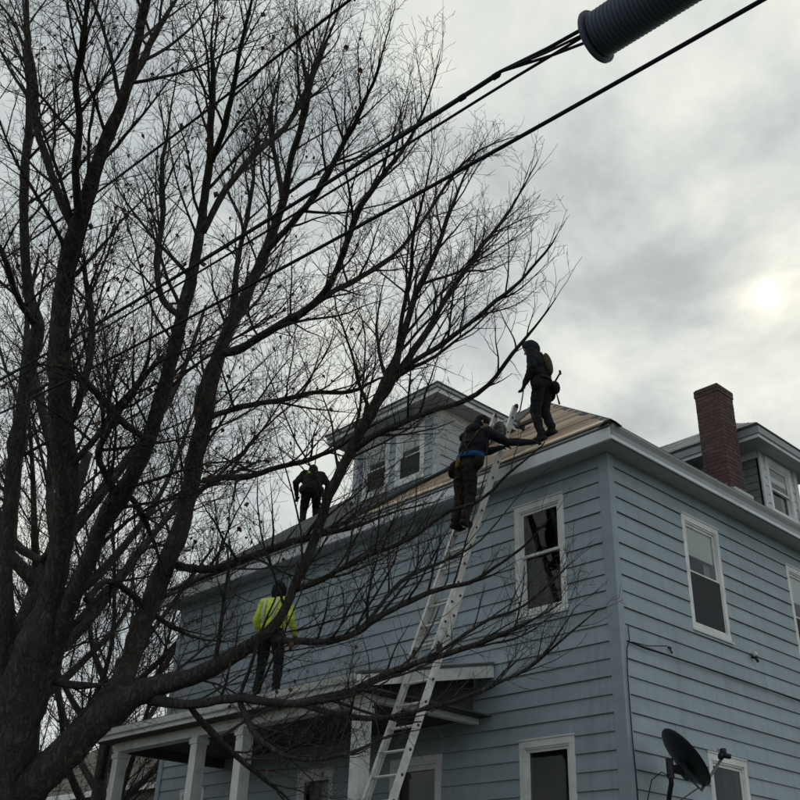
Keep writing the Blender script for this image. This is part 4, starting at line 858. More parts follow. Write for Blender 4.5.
b = MB(); b.tube([lad(BT - 0.1, 1.76, 0.09), lad(5.0, 1.80, 0.05), lad(3.6, 1.88, 0.06), lad(2.2, 1.90, 0.05)], 0.006, 5); b.build('pull_rope', M_ROPE, LAD)

# ------------------------------------------------------------------ people
def cloth(name, col, rough=0.85, var=0.25): return mat(name, col, rough, var, 8.0, 0.7, 22, spec=0.2)
C_NAVY = cloth('dark_navy_jacket', (0.011, 0.013, 0.019)); C_BLACK = cloth('black_work_trousers', (0.009, 0.010, 0.013)); C_DENIM = cloth('dark_denim', (0.025, 0.030, 0.043))
C_BOOT = cloth('boot_leather', (0.013, 0.011, 0.010), 0.6); C_GLOVE = cloth('dark_glove', (0.018, 0.018, 0.020)); C_SKIN = mat('skin', (0.36, 0.22, 0.16), 0.55, 0.1, 12)
C_LIME = cloth('lime_jacket', (0.60, 0.74, 0.10), 0.7, 0.12); C_BROWN = cloth('brown_trousers', (0.018, 0.015, 0.013)); C_OLIVE = cloth('olive_jacket', (0.013, 0.013, 0.012))
C_STRAP = cloth('harness_webbing', (0.055, 0.045, 0.024)); C_LEATHER = cloth('tool_pouch_leather', (0.012, 0.010, 0.009)); C_BLUE = cloth('blue_belt', (0.015, 0.06, 0.20)); C_YEL = cloth('yellow_tool', (0.16, 0.12, 0.03)); C_HAIR = mat('dark_hair', (0.012, 0.010, 0.009), 0.6)
C_TAPE = mat('reflective_tape', (0.55, 0.57, 0.55), 0.4); C_LIMEV = cloth('lime_patch', (0.30, 0.45, 0.05)); C_EYE = mat('eye', (0.02, 0.02, 0.02), 0.2)
class Body:
    def __init__(s): s.v = []; s.f = []; s.prim = []
    def cap(s, p0, p1, r0, r1, m, sides=12):
        p0, p1 = Vector(p0), Vector(p1); ax = (p1 - p0); L = ax.length; ax = ax.normalized() if L > 1e-6 else Vector((0, 0, 1)); a = ax.orthogonal().normalized(); b = ax.cross(a)
        n0 = len(s.v); rings = []
        for t in (-80, -50, -22): rings.append((p0 + ax * (math.sin(math.radians(t)) * r0), r0 * math.cos(math.radians(t))))
        rings.append((p0, r0)); rings.append((p1, r1))
        for t in (22, 50, 80): rings.append((p1 + ax * (math.sin(math.radians(t)) * r1), r1 * math.cos(math.radians(t))))
        for c, r_ in rings:
            for k in range(sides):
                an = 2 * math.pi * k / sides; s.v.append(c + (a * math.cos(an) + b * math.sin(an)) * r_)
        for i in range(len(rings) - 1):
            for k in range(sides):
                k2 = (k + 1) % sides; s.f.append((n0 + i * sides + k, n0 + i * sides + k2, n0 + (i + 1) * sides + k2, n0 + (i + 1) * sides + k))
        s.f.append(tuple(n0 + k for k in range(sides))[::-1]); s.f.append(tuple(n0 + (len(rings) - 1) * sides + k for k in range(sides)))
        s.prim.append((np.array(p0), np.array(p1), (r0 + r1) / 2, m))
    def ell(s, c, rx, ry, rz, m, rot=None):
        c = Vector(c); n0 = len(s.v); U_, V_ = 14, 9
        for i in range(V_ + 1):
            ph = math.pi * (i + 0.02) / (V_ + 0.04)
            for k in range(U_):
                an = 2 * math.pi * k / U_; p = Vector((rx * math.sin(ph) * math.cos(an), ry * math.sin(ph) * math.sin(an), rz * math.cos(ph)))
                if rot is not None: p = rot @ p
                s.v.append(c + p)
        for i in range(V_):
            for k in range(U_):
                k2 = (k + 1) % U_; s.f.append((n0 + i * U_ + k, n0 + (i + 1) * U_ + k, n0 + (i + 1) * U_ + k2, n0 + i * U_ + k2))
        s.f.append(tuple(n0 + k for k in range(U_))); s.f.append(tuple(n0 + V_ * U_ + k for k in range(U_))[::-1])
        s.prim.append((np.array(c), np.array(c), min(rx, ry, rz), m))
    def skin(s, name, mats, parent, voxel=0.0095):
        me = bpy.data.meshes.new('tmp'); me.from_pydata([tuple(v) for v in s.v], [], s.f); me.update()
        o = bpy.data.objects.new('tmp', me); COL.objects.link(o)
        md = o.modifiers.new('r', 'REMESH'); md.mode = 'VOXEL'; md.voxel_size = voxel
        sm = o.modifiers.new('s', 'SMOOTH'); sm.factor = 0.5; sm.iterations = 3
        dg = bpy.context.evaluated_depsgraph_get(); nm = bpy.data.meshes.new_from_object(o.evaluated_get(dg)); COL.objects.unlink(o); bpy.data.objects.remove(o); bpy.data.meshes.remove(me)
        n = len(nm.polygons); cen = np.empty(n * 3); nm.polygons.foreach_get('center', cen); cen = cen.reshape(-1, 3)
        best = np.full(n, 1e9); mi = np.zeros(n, np.int32)
        for p0, p1, r_, m in s.prim:
            d = p1 - p0; L2 = d @ d; t = np.clip(((cen - p0) @ d) / L2, 0, 1) if L2 > 1e-9 else np.zeros(n)
            dist = np.linalg.norm(cen - (p0 + t[:, None] * d), axis=1) - r_; k = dist < best; best[k] = dist[k]; mi[k] = m
        # creases in the cloth: small folds across the limbs, none on skin, gloves or boots
        clothv = np.zeros(len(nm.vertices), bool)
        for pl, m in zip(nm.polygons, mi):
            if m < 2:
                for q in pl.vertices: clothv[q] = True
        from mathutils import noise as mn
        nv = len(nm.vertices); co_ = np.empty(nv * 3); nm.vertices.foreach_get('co', co_); no_ = np.empty(nv * 3); nm.vertex_normals.foreach_get('vector', no_); co_ = co_.reshape(-1, 3); no_ = no_.reshape(-1, 3)
        for i_ in range(nv):
            if clothv[i_]:
                c = Vector(co_[i_]); f = mn.noise(Vector((c.x * 9, c.y * 9, c.z * 20))); g = 1 - abs(mn.noise(Vector((c.x * 14 + 7, c.y * 14, c.z * 9))))
                co_[i_] += no_[i_] * (0.012 * f + 0.010 * (g - 0.7))
        nm.vertices.foreach_set('co', co_.ravel())
        nm.materials.clear()
        for m in mats: nm.materials.append(m)
        nm.polygons.foreach_set('material_index', mi); nm.polygons.foreach_set('use_smooth', np.ones(n, bool)); nm.update()
        ob = bpy.data.objects.new(name, nm); ob.parent = parent; COL.objects.link(ob); return ob
def hand(B, w, d, palm_n, thumb_side, m, curl=0.8):
    """palm from wrist w along d, four bent fingers and a thumb"""
    w, d, pn = Vector(w), Vector(d).normalized(), Vector(palm_n).normalized(); pn = (pn - d * pn.dot(d)).normalized(); sd = d.cross(pn) * thumb_side
    B.cap(w, w + d * 0.035, 0.030, 0.030, m)
    for k, (o, L) in enumerate(((0.030, 0.072), (0.010, 0.080), (-0.010, 0.074), (-0.030, 0.058))):
        a = w + d * 0.02 + sd * o * 0.8; k0 = w + d * 0.085 + sd * o; B.cap(a, k0, 0.016, 0.014, m, 8)
        q = k0; dd = d.copy()
        for j in range(3):
            dd = (dd + pn * curl * 0.55).normalized(); q2 = q + dd * L * (0.45, 0.32, 0.25)[j]; B.cap(q, q2, 0.0125, 0.0115, m, 8); q = q2
    a = w + d * 0.03 + sd * 0.028; b_ = a + (sd * 0.8 + d * 0.6 + pn * 0.3).normalized() * 0.045; B.cap(a, b_, 0.016, 0.0135, m, 8); B.cap(b_, b_ + (d + pn * 0.7).normalized() * 0.035, 0.013, 0.0115, m, 8)
def rotz(a): return Matrix.Rotation(a, 3, 'Z')
def person(label, loc, heading, J, mats, hood=None, ground=None, bulk=1.0):
    """J: joints in a frame with x forward, y left, z up, feet near the origin. mats: jacket, trousers, boots, gloves, skin"""
    root = empty('person', label, 'person', loc, 'roofing crew at work on the house'); ang = math.atan2(heading[1], heading[0]); root.rotation_euler = (0, 0, ang)
    J = {k: Vector(v) for k, v in J.items()}
    if ground:
        for s_ in 'LR':
            p = Vector(loc) + rotz(ang) @ Vector((J['an' + s_].x + 0.05, J['an' + s_].y, 0)); dz = ground(p.x, p.y) - loc[2]
            J['an' + s_].z += dz; J['kn' + s_].z += dz * 0.5
    B = Body(); JK, TR, BO, GL, SK = range(5); u = bulk
    ch, pe, ne, he = J['chest'], J['pel'], J['neck'], J['head']
    sp_ = (ch - pe).normalized(); lat = (J['shL'] - J['shR']).normalized(); fw = lat.cross(sp_).normalized(); R3 = Matrix((fw, lat, sp_)).transposed()
    B.ell(pe + sp_ * 0.02, 0.125 * u, 0.175 * u, 0.15, TR, R3); B.ell(pe + sp_ * 0.16, 0.135 * u, 0.185 * u, 0.17, JK, R3); B.ell(ch, 0.145 * u, 0.205 * u, 0.21, JK, R3); B.ell(ch + sp_ * 0.12, 0.13 * u, 0.19 * u, 0.13, JK, R3)
    B.cap(J['shL'], J['shR'], 0.078 * u, 0.078 * u, JK); B.cap(ch + sp_ * 0.15, ne, 0.085, 0.062, JK); B.cap(ne, he - (he - ne) * 0.3, 0.058, 0.055, SK)
    hu = (he - ne).normalized(); hf = J.get('look', fw); hf = (hf - hu * hf.dot(hu)).normalized(); hl = hu.cross(hf); RH = Matrix((hf, hl, hu)).transposed()
    B.ell(he, 0.098, 0.077, 0.118, SK, RH); B.ell(he + hf * 0.03 - hu * 0.06, 0.060, 0.052, 0.062, SK, RH)                    # skull, jaw
    B.cap(he + hf * 0.090 + hu * 0.012, he + hf * 0.112 - hu * 0.030, 0.010, 0.015, SK, 8)                                      # nose
    B.cap(he + hf * 0.088 - hu * 0.066 - hl * 0.018, he + hf * 0.088 - hu * 0.066 + hl * 0.018, 0.011, 0.011, SK, 8)            # lips
    for e in (-1, 1): B.ell(he + hl * e * 0.078 - hf * 0.01, 0.022, 0.012, 0.034, SK, RH)                                        # ears
    for s_, e in (('L', 1), ('R', -1)):
        sh, el, wr, hp, kn, an = (J[k + s_] for k in ('sh', 'el', 'wr', 'hip', 'kn', 'an'))
        B.cap(sh, el, 0.074 * u, 0.056 * u, JK); B.cap(el, wr, 0.055 * u, 0.040 * u, JK); B.cap(wr, wr + (wr - el).normalized() * 0.02, 0.043, 0.041, JK)
        hand(B, wr + (wr - el).normalized() * 0.02, J.get('hd' + s_, wr - el), J.get('pn' + s_, fw), e, GL, J.get('curl', Vector((0.8, 0, 0))).x)
        B.cap(hp, kn, 0.098 * u, 0.070 * u, TR); B.cap(kn, an + Vector((0, 0, 0.05)), 0.068 * u, 0.056, TR); B.cap(an + Vector((0, 0, 0.06)), an + Vector((0, 0, 0.10)), 0.066, 0.062, TR)
        ft = J.get('ft' + s_, Vector((1, 0, 0))).normalized()
        B.cap(an + Vector((0, 0, 0.03)), an - Vector((0, 0, 0.02)), 0.052, 0.050, BO); B.cap(an - ft * 0.05 - Vector((0, 0, 0.035)), an + ft * 0.17 - Vector((0, 0, 0.042)), 0.046, 0.040, BO); B.cap(an, an + ft * 0.10 - Vector((0, 0, 0.03)), 0.048, 0.044, BO)
    B.skin('body', mats, root)
    for e in (-1, 1):
        b = Body(); b.ell(he + hf * 0.086 + hl * e * 0.031 + hu * 0.018, 0.012, 0.013, 0.010, 0, RH); kid('eye', b, C_EYE, root)
    if hood:                                             # cloth hood: a shell open at the face, gathered at the neck
        vs = []; fs = []; A_, Bn = 18, 10
        for shell, off in ((1, 0.0), (-1, -0.012)):
            for i in range(Bn + 1):
                ph = 0.02 + 2.15 * i / Bn                   # angle from the back of the head towards the face rim
                for k in range(A_):
                    an = 2 * math.pi * k / A_; rr = 1.0 + off / 0.12 + 0.05 * math.sin(3 * an + 1.3 * i) * (i / Bn)
                    q = -hf * math.cos(ph) * (0.145 * rr) + (hl * math.cos(an) * 0.112 + hu * math.sin(an) * (0.165 if math.sin(an) > 0 else 0.185)) * math.sin(ph) * rr
                    vs.append(he + hu * 0.005 - hf * 0.005 + q)
        n = (Bn + 1) * A_
        for sft in (0, n):
            for i in range(Bn):
                for k in range(A_): k2 = (k + 1) % A_; fs.append((sft + i * A_ + k, sft + i * A_ + k2, sft + (i + 1) * A_ + k2, sft + (i + 1) * A_ + k))
        for k in range(A_): k2 = (k + 1) % A_; fs.append((Bn * A_ + k, Bn * A_ + k2, n + Bn * A_ + k2, n + Bn * A_ + k))
        fs.append(tuple(range(A_))); fs.append(tuple(n + k for k in range(A_)))
        raw('hood', vs, fs, hood, root)
    return root, J, (fw, lat, sp_, R3, RH, he)
def raw(name, vs, fs, m, parent, smooth=True):
    me = bpy.data.meshes.new(name); me.from_pydata([tuple(v) for v in vs], [], fs); me.materials.append(m); me.polygons.foreach_set('use_smooth', [smooth] * len(me.polygons)); me.update()
    o = bpy.data.objects.new(name, me); o.parent = parent; COL.objects.link(o); return o
def kid(name, B, m, parent): return raw(name, B.v, B.f, m, parent)
def belt(root, J, fr, m, pouches, z=0.06, h=0.05):
    fw, lat, sp_, R3, RH, he = fr; c = J['pel'] + sp_ * z; vs = []; fs = []; n = 24
    for t in (0, h):
        for e in (1.0, 1.06):
            for k in range(n): a = 2 * math.pi * k / n; vs.append(c + sp_ * t + fw * math.cos(a) * 0.150 * e + lat * math.sin(a) * 0.200 * e)
    for k in range(n):
        k2 = (k + 1) % n; fs += [(k, k2, n + k2, n + k), (n + k, n + k2, 3 * n + k2, 3 * n + k), (2 * n + k, 3 * n + k, 3 * n + k2, 2 * n + k2), (k, 2 * n + k, 2 * n + k2, k2)]
    raw('tool_belt', vs, fs, m, root)
    for a, sx, sy, sz, pm in pouches:
        ca, sa = math.cos(a), math.sin(a); o = c + fw * ca * (0.135 + sx * 0.55) + lat * sa * (0.185 + sx * 0.45) - sp_ * (sz * 0.75)
        b = Body(); d1 = (fw * ca + lat * sa).normalized(); d2 = sp_.cross(d1); Rr = Matrix((d1, d2, sp_)).transposed()
        b.ell(o, sx, sy, sz, 0, Rr); kid('tool_pouch', b, pm, root)
def straps(root, J, fr, m, width=0.022):
    fw, lat, sp_, R3, RH, he = fr; ch, pe = J['chest'], J['pel']
    for e in (-1, 1):
        pts = [pe + sp_ * 0.14 - fw * 0.150 - lat * e * 0.05, ch - fw * 0.160 + lat * e * 0.06, ch + sp_ * 0.16 - fw * 0.125 + lat * e * 0.10, ch + sp_ * 0.205 + lat * e * 0.115, ch + sp_ * 0.12 + fw * 0.112 + lat * e * 0.09, ch - sp_ * 0.05 + fw * 0.125 + lat * e * 0.08, pe + sp_ * 0.16 + fw * 0.112 + lat * e * 0.08]
        b = MB(); b.tube(pts, width, 6); raw('harness_strap', b.v, b.f, m, root)
    b = MB(); b.tube([ch - fw * 0.165 + lat * 0.06, ch - fw * 0.172, ch - fw * 0.165 - lat * 0.06], width, 6); raw('harness_strap', b.v, b.f, m, root)
def on_front_roof(px, py, n=0.022):
    d = ray(px, py); t = (EAV + n / CT + PITCH * (CAM[0] - XE0) - CAM[2]) / (d[2] - PITCH * d[0]); return CAM + d * t
deck = lambda x, y: roof_z(x, y) + 0.026

# 1 -- hooded worker standing on the bare planks
p = on_front_roof(543, 440)
J = dict(pel=(-0.02, 0, 0.90), chest=(0.03, 0, 1.22), neck=(0.09, 0, 1.47), head=(0.155, 0, 1.585), shL=(0.05, 0.185, 1.395), shR=(0.05, -0.185, 1.395), elL=(0.01, 0.255, 1.12), elR=(0.0, -0.25, 1.11),
         wrL=(0.15, 0.215, 0.89), wrR=(0.10, -0.22, 0.86), hipL=(-0.02, 0.095, 0.88), hipR=(-0.02, -0.095, 0.88), knL=(0.06, 0.10, 0.48), knR=(0.0, -0.09, 0.47), anL=(-0.02, 0.10, 0.085), anR=(-0.10, -0.09, 0.085), look=(0.9, 0.25, -0.5))
hd_ = Vector((-0.25, 0.97, 0))
r1, J1, f1 = person('hooded worker in dark jacket and harness standing on the bare roof planks', tuple(p), hd_, J, [C_NAVY, C_BLACK, C_BOOT, C_GLOVE, C_SKIN], C_NAVY, deck, 1.16)
straps(r1, J1, f1, C_STRAP, 0.02)
fw, lat, sp_ = f1[:3]
b = Body(); b.ell(J1['chest'] - fw * 0.165 + sp_ * 0.0, 0.055, 0.115, 0.19, 0, f1[3]); kid('harness_back_pad', b, C_STRAP, r1)
belt(r1, J1, f1, C_LEATHER, [(-math.pi * 0.86, 0.075, 0.10, 0.105, C_LEATHER), (-math.pi * 0.55, 0.05, 0.09, 0.12, C_LEATHER), (math.pi * 0.5, 0.05, 0.085, 0.11, C_LEATHER)], 0.02)
o = J1['pel'] - fw * 0.20 - lat * 0.05 + sp_ * 0.02
b = MB(); b.tube([o + sp_ * 0.10 - fw * 0.10, o], 0.014, 6); b.tube([o + sp_ * 0.115 - fw * 0.085 - lat * 0.05, o + sp_ * 0.10 - fw * 0.115 + lat * 0.05], 0.018, 6); raw('hammer', b.v, b.f, M_PLUG, r1)
b = MB(); b.tube([o + fw * 0.06 - sp_ * 0.10 - lat * 0.1, o + fw * 0.05 - sp_ * 0.34 - lat * 0.1], [0.008, 0.016], 6); raw('hanging_tool', b.v, b.f, M_PLUG, r1)
# pry bar held in the forward hand
w = J1['wrL']; b = MB(); b.tube([w + Vector((0.03, -0.02, -0.03)), w + Vector((0.07, -0.03, -0.22)), w + Vector((0.12, -0.04, -0.42)), w + Vector((0.17, -0.04, -0.46))], 0.011, 6); raw('pry_bar', b.v, b.f, M_STEEL, r1)

# 2 -- worker on the ladder, reaching over the eave
zr = min(FR, key=lambda z: abs(proj(lad(z, 1.72, 0.07))[1] - 527)); foot = lad(zr + 0.016, 1.745, 0.085)
J = dict(pel=(-0.03, -0.11, 0.885), chest=(0.02, -0.18, 1.21), neck=(0.06, -0.22, 1.45), head=(0.10, -0.27, 1.575), shL=(0.0, -0.03, 1.385), shR=(0.08, -0.39, 1.38), elL=(0.26, -0.08, 1.22), elR=(0.30, -0.55, 1.25),
         wrL=(0.44, -0.27, 1.30), wrR=(0.56, -0.74, 1.28), hipL=(-0.06, 0.0, 0.86), hipR=(-0.06, -0.18, 0.86), knL=(0.0, 0.07, 0.45), knR=(0.02, -0.12, 0.47), anL=(-0.07, 0.085, 0.085), anR=(-0.07, -0.105, 0.085), look=(0.75, -0.6, -0.1), pnL=(0.2, 0.2, -1), pnR=(0.1, 0.1, -1))
r2, J2, f2 = person('worker in dark padded jacket and blue belt climbing the ladder', tuple(foot), Vector((1, 0, 0)), J, [C_NAVY, C_BROWN, C_BOOT, C_GLOVE, C_SKIN], None, None, 1.12)
fw, lat, sp_, R3, RH, he = f2
b = Body(); b.ell(he + RH @ Vector((-0.012, 0, 0.028)), 0.106, 0.092, 0.098, 0, RH); b.ell(he + RH @ Vector((-0.03, 0, -0.03)), 0.09, 0.088, 0.08, 0, RH); kid('knit_cap', b, C_BLACK, r2)
b = Body(); b.ell(J2['neck'] - fw * 0.10 + lat * 0.02 - sp_ * 0.02, 0.075, 0.12, 0.09, 0, R3); kid('lowered_hood', b, C_NAVY, r2)
straps(r2, J2, f2, C_STRAP, 0.014)
belt(r2, J2, f2, C_BLUE, [(math.pi * 0.55, 0.07, 0.10, 0.13, C_LEATHER), (-math.pi * 0.6, 0.055, 0.085, 0.11, C_LEATHER), (math.pi * 0.85, 0.03, 0.03, 0.09, C_YEL)], 0.10, 0.075)

# 3 -- worker beyond the left hip of the roof
t_ = min(np.arange(0.5, 5.0, 0.02), key=lambda t: abs(proj((XE0 + t, YE1 - t, EAV + PITCH * t))[0] - 306))
hx, hy_ = XE0 + t_ + 0.16, YE1 - t_ + 0.10
J = dict(pel=(-0.10, 0, 0.82), chest=(0.06, 0, 1.10), neck=(0.16, 0, 1.32), head=(0.24, 0.0, 1.42), shL=(0.08, 0.19, 1.26), shR=(0.08, -0.19, 1.26), elL=(0.02, 0.36, 1.02), elR=(0.05, -0.36, 1.03), wrL=(0.18, 0.32, 0.80), wrR=(0.22, -0.30, 0.82),
         hipL=(-0.10, 0.10, 0.80), hipR=(-0.10, -0.10, 0.80), knL=(0.08, 0.14, 0.44), knR=(0.10, -0.13, 0.44), anL=(-0.02, 0.14, 0.085), anR=(-0.0, -0.13, 0.085), look=(1, 0, -0.5))
r3, J3, f3 = person('worker in olive jacket with lime shoulder patch bending on the far left roof', (hx, hy_, roof_z(hx, hy_) + 0.05), Vector((0.58, 0.80, 0)), J, [C_OLIVE, C_BLACK, C_BOOT, C_GLOVE, C_SKIN], C_OLIVE, lambda x, y: roof_z(x, y) + 0.05, 1.24)
straps(r3, J3, f3, C_LEATHER, 0.02); belt(r3, J3, f3, C_LEATHER, [(math.pi * 0.6, 0.07, 0.1, 0.12, C_LEATHER), (-math.pi * 0.6, 0.07, 0.1, 0.12, C_LEATHER)], 0.02)
fw, lat, sp_ = f3[:3]; b = Body(); b.ell(J3['chest'] - fw * 0.135 + lat * 0.10 + sp_ * 0.10, 0.03, 0.045, 0.085, 0, f3[3]); kid('lime_patch', b, C_LIMEV, r3)

# 4 -- worker in lime jacket on the porch roof
def porch_z(x, y): return PZE + (PZW - PZE) * (x - PXE) / (-PXE) + 0.014
d = ray(266, 694); a_ = (PZW - PZE) / -PXE; t = (PZE + 0.014 + a_ * (CAM[0] - PXE) - CAM[2]) / (d[2] - a_ * d[0]); p = CAM + d * t
p = at_x(266, 692, -1.6); p[2] = porch_z(p[0], p[1])
J = dict(pel=(0, 0, 0.93), chest=(0.03, 0, 1.25), neck=(0.06, 0, 1.50), head=(0.09, 0, 1.62), shL=(0.02, 0.20, 1.43), shR=(0.02, -0.20, 1.43), elL=(0.0, 0.30, 1.16), elR=(0.0, -0.30, 1.16), wrL=(0.20, 0.27, 0.98), wrR=(0.22, -0.25, 1.0),
         hipL=(0, 0.10, 0.91), hipR=(0, -0.10, 0.91), knL=(0.03, 0.14, 0.50), knR=(0.03, -0.15, 0.50), anL=(-0.02, 0.15, 0.085), anR=(-0.02, -0.17, 0.085), look=(0.85, 0.2, 0.1))
r4, J4, f4 = person('worker in bright lime safety jacket and dark hood standing on the porch roof', tuple(p), Vector((0.92, 0.38, 0)), J, [C_LIME, C_BLACK, C_BOOT, C_GLOVE, C_SKIN], C_BLACK, porch_z, 1.10)
fw, lat, sp_, R3, RH, he = f4
for e in (-1, 1):
    b = MB(); b.tube([J4['chest'] - fw * 0.165 + lat * e * 0.09 - sp_ * 0.18, J4['chest'] - fw * 0.168 + lat * e * 0.10 + sp_ * 0.05, J4['chest'] - fw * 0.12 + lat * e * 0.11 + sp_ * 0.19], 0.022, 5); raw('reflective_stripe', b.v, b.f, C_TAPE, r4)
belt(r4, J4, f4, C_LEATHER, [(math.pi * 0.6, 0.06, 0.1, 0.12, C_LEATHER), (-math.pi * 0.6, 0.06, 0.1, 0.12, C_LEATHER)], 0.0)

# ------------------------------------------------------------------ overhead lines along the street
WX = -7.0; PN, PS = 17.0, -24.0                        # poles beyond the picture on both sides
def span(pxa, pxb, c):
    a, b_ = at_x(*pxa, WX), at_x(*pxb, WX); s = (b_[2] - a[2]) / (b_[1] - a[1]); ym = (a[1] + b_[1]) / 2; zm = (a[2] + b_[2]) / 2
    return lambda y: zm + s * (y - ym) + c * (y - ym) ** 2
def wire(name, f, rad, label, y0=PS, y1=PN, x=WX, parent=None, dx=lambda y: 0.0, group='overhead lines'):
    ys = np.concatenate([np.linspace(y0, -9, 10)[:-1] if y0 < -9 else np.array([]), np.linspace(max(y0, -9), min(y1, 6), 40), np.linspace(6, y1, 10)[1:] if y1 > 6 else np.array([])])
    b = MB(); b.tube([(x + dx(y), y, f(y)) for y in ys], rad, 8)
    o = b.build(name, M_CABLE, parent, True)
    return tag(o, label, 'cable', group) if label else o
w4 = span((767, 0), (250, 287), 0.004); w1 = span((352, 0), (101, 191), 0.005); w2 = span((500, 74), (250, 232), 0.004)
wire('overhead_cable', w4, 0.0106, 'lowest overhead cable, single thick black line below the splice case')
wire('overhead_cable', w1, 0.0120, 'highest overhead wire crossing the top left of the tree', x=WX)
YC = at_x(596, 37, WX)[1]; ZC = at_x(596, 37, WX)[2]; axis = Vector((0, -1, -0.075)).normalized()
BND = empty('cable_bundle', 'bundle of lashed cables running into the corrugated splice case', 'cable', (WX, YC, ZC), 'overhead lines')
fl = Vector((WX, YC, ZC)); yj = at_x(500, 74, WX)[1]; zj = w2(yj)
wire('lashed_cable', w2, 0.0120, None, yj, PN, parent=BND); wire('lashed_cable', lambda y: w2(y) + 0.020 + 0.004 * math.sin(y * 3), 0.0085, None, yj, PN, x=WX + 0.006, parent=BND)
wire('support_strand', lambda y: w2(y) - 0.072 - 0.022 * min(1.0, max(0.0, (yj - y) / (yj - YC))), 0.0080, None, YC - 0.03, PN, x=WX + 0.02, parent=BND)
pu = Vector((0, 0.075, 1)).normalized()
for k, (ox, oz, rr) in enumerate(((-0.02, 0.075, 0.0105), (0.04, 0.02, 0.008), (-0.05, -0.01, 0.007))):
    s_ = fl + Vector((ox, 0, 0)) + pu * oz + axis * 0.05; e_ = Vector((WX, yj, zj + (0.01 if k != 3 else -0.06))); m_ = (s_ + e_) / 2 + Vector((0, 0, -0.012 if k < 3 else -0.02))
    b = MB(); b.tube([s_, s_ * 0.6 + e_ * 0.4 + Vector((0, 0, -0.010)), m_, e_, Vector((WX + 0.004 * k, yj + 0.35, w2(yj + 0.35) + 0.006))], rr, 7); b.build('cable_tail', M_CABLE, BND, True)
for px in (496, 462):
    y = at_x(px, 90, WX)[1]; b = MB(); b.tube([(WX, y - 0.02, w2(y - 0.02)), (WX, y + 0.02, w2(y + 0.02))], 0.018, 8); b.build('lashing_clamp', M_CABLE, BND, True)
CASE = empty('splice_case', 'large corrugated dark blue plastic case on the overhead cables', 'cable case', tuple(fl))
a0 = Vector((1, 0, 0)); a1 = axis.cross(a0); n = 40; rings = []
L = 1.5; k = 0; x = 0.02
while x < L:                                           # ribbed barrel
    for dx_, rr in ((0.0, 0.110), (0.005, 0.117), (0.012, 0.117), (0.017, 0.110)): rings.append((x + dx_, rr + 0.006 * min(1, x)))
    x += 0.0225
vs = []; fs = []
for d_, rr in rings:
    for q in range(n): an = 2 * math.pi * q / n; vs.append(fl + axis * d_ + (a0 * math.cos(an) + a1 * math.sin(an)) * rr)
for i in range(len(rings) - 1):
    for q in range(n): q2 = (q + 1) % n; fs.append((i * n + q, i * n + q2, (i + 1) * n + q2, (i + 1) * n + q))
fs += [tuple(range(n))[::-1], tuple((len(rings) - 1) * n + q for q in range(n))]
recalc(mesh_obj('ribbed_barrel', vs, fs, M_CASE, CASE, smooth=False))
def disc(name, d0, d1, r0, parent, sides=36, m=M_CASE):
    b = MB(); b.tube([fl + axis * d0, fl + axis * (d0 + 0.006), fl + axis * (d1 - 0.006), fl + axis * d1], [r0 - 0.006, r0, r0, r0 - 0.006], sides); return b.build(name, m, parent)
disc('end_flange', -0.010, 0.014, 0.139, CASE); disc('end_flange', L, L + 0.03, 0.139, CASE)
b = MB(); c = fl + pu * 0.142; b.box((c.x - 0.02, c.y - 0.018, c.z - 0.012), (c.x + 0.02, c.y + 0.012, c.z + 0.02)); b.build('flange_tab', M_CASE, CASE)
wire('lashed_cable', lambda y: ZC + (y - YC) * 0.075, 0.014, None, PS, YC - L, parent=BND)
for y, lab in ((PN, 'wooden utility pole up the street carrying the overhead lines'), (PS, 'wooden utility pole down the street carrying the overhead lines')):
    T = empty('utility_pole', lab, 'pole', (WX + 0.18, y, 0), 'utility poles'); b = MB(); b.tube([(WX + 0.18, y, -0.5), (WX + 0.18, y, 13.2)], [0.17, 0.11], 14); b.build('shaft', M_POLE, T, True)
    b = MB(); b.box((WX - 1.0, y - 0.06, 12.2), (WX + 1.2, y + 0.06, 12.32)); b.build('crossarm', M_POLE, T)
    b = MB(); b.box((WX - 0.03, y - 0.04, min(w4(y), ZC + (y - YC) * .075) - 0.06), (WX + 0.09, y + 0.04, w1(y) + 0.1)); b.build('cable_bracket', M_STEEL, T)

# ------------------------------------------------------------------ satellite dish on the side wall
dc = Vector(at_y(686, 757, -0.50)); dn = Vector((0.643, -0.406, 0.65)).normalized(); dr = (Vector(tuple(CR)) * 0.53 - Vector(tuple(CU)) * 0.85); dr = (dr - dn * dr.dot(dn)).normalized(); dsd = dn.cross(dr)
DISH = empty('satellite_dish', 'black satellite dish on a bent mast beside the lower side window', 'satellite dish', tuple(at_y(670, 812, -0.03)))
vs = []; fs = []; NR, NA = 9, 36; RA, RB = 0.385, 0.31
for sh in (0, 1):
    for i in range(NR + 1):
        q = i / NR
        for k in range(NA):
            an = 2 * math.pi * k / NA; vs.append(dc + dr * (RA * q * math.cos(an)) + dsd * (RB * q * math.sin(an)) + dn * (0.075 * q * q - 0.075 - sh * 0.006))
m_ = (NR + 1) * NA
for sft in (0, m_):
    for i in range(NR):
        for k in range(NA): k2 = (k + 1) % NA; fs.append((sft + i * NA + k, sft + i * NA + k2, sft + (i + 1) * NA + k2, sft + (i + 1) * NA + k))
for k in range(NA): k2 = (k + 1) % NA; fs.append((NR * NA + k, NR * NA + k2, m_ + NR * NA + k2, m_ + NR * NA + k))
recalc(mesh_obj('reflector', vs, fs, M_DISH, DISH, smooth=True))
bk = dc - dn * 0.10 + dr * 0.10
b = MB(); b.box((-0.07, -0.05, -0.10), (0.07, 0.02, 0.10), Matrix.Translation(bk) @ dn.to_track_quat('Y', 'Z').to_matrix().to_4x4()); b.build('rear_bracket', M_DISH, DISH)
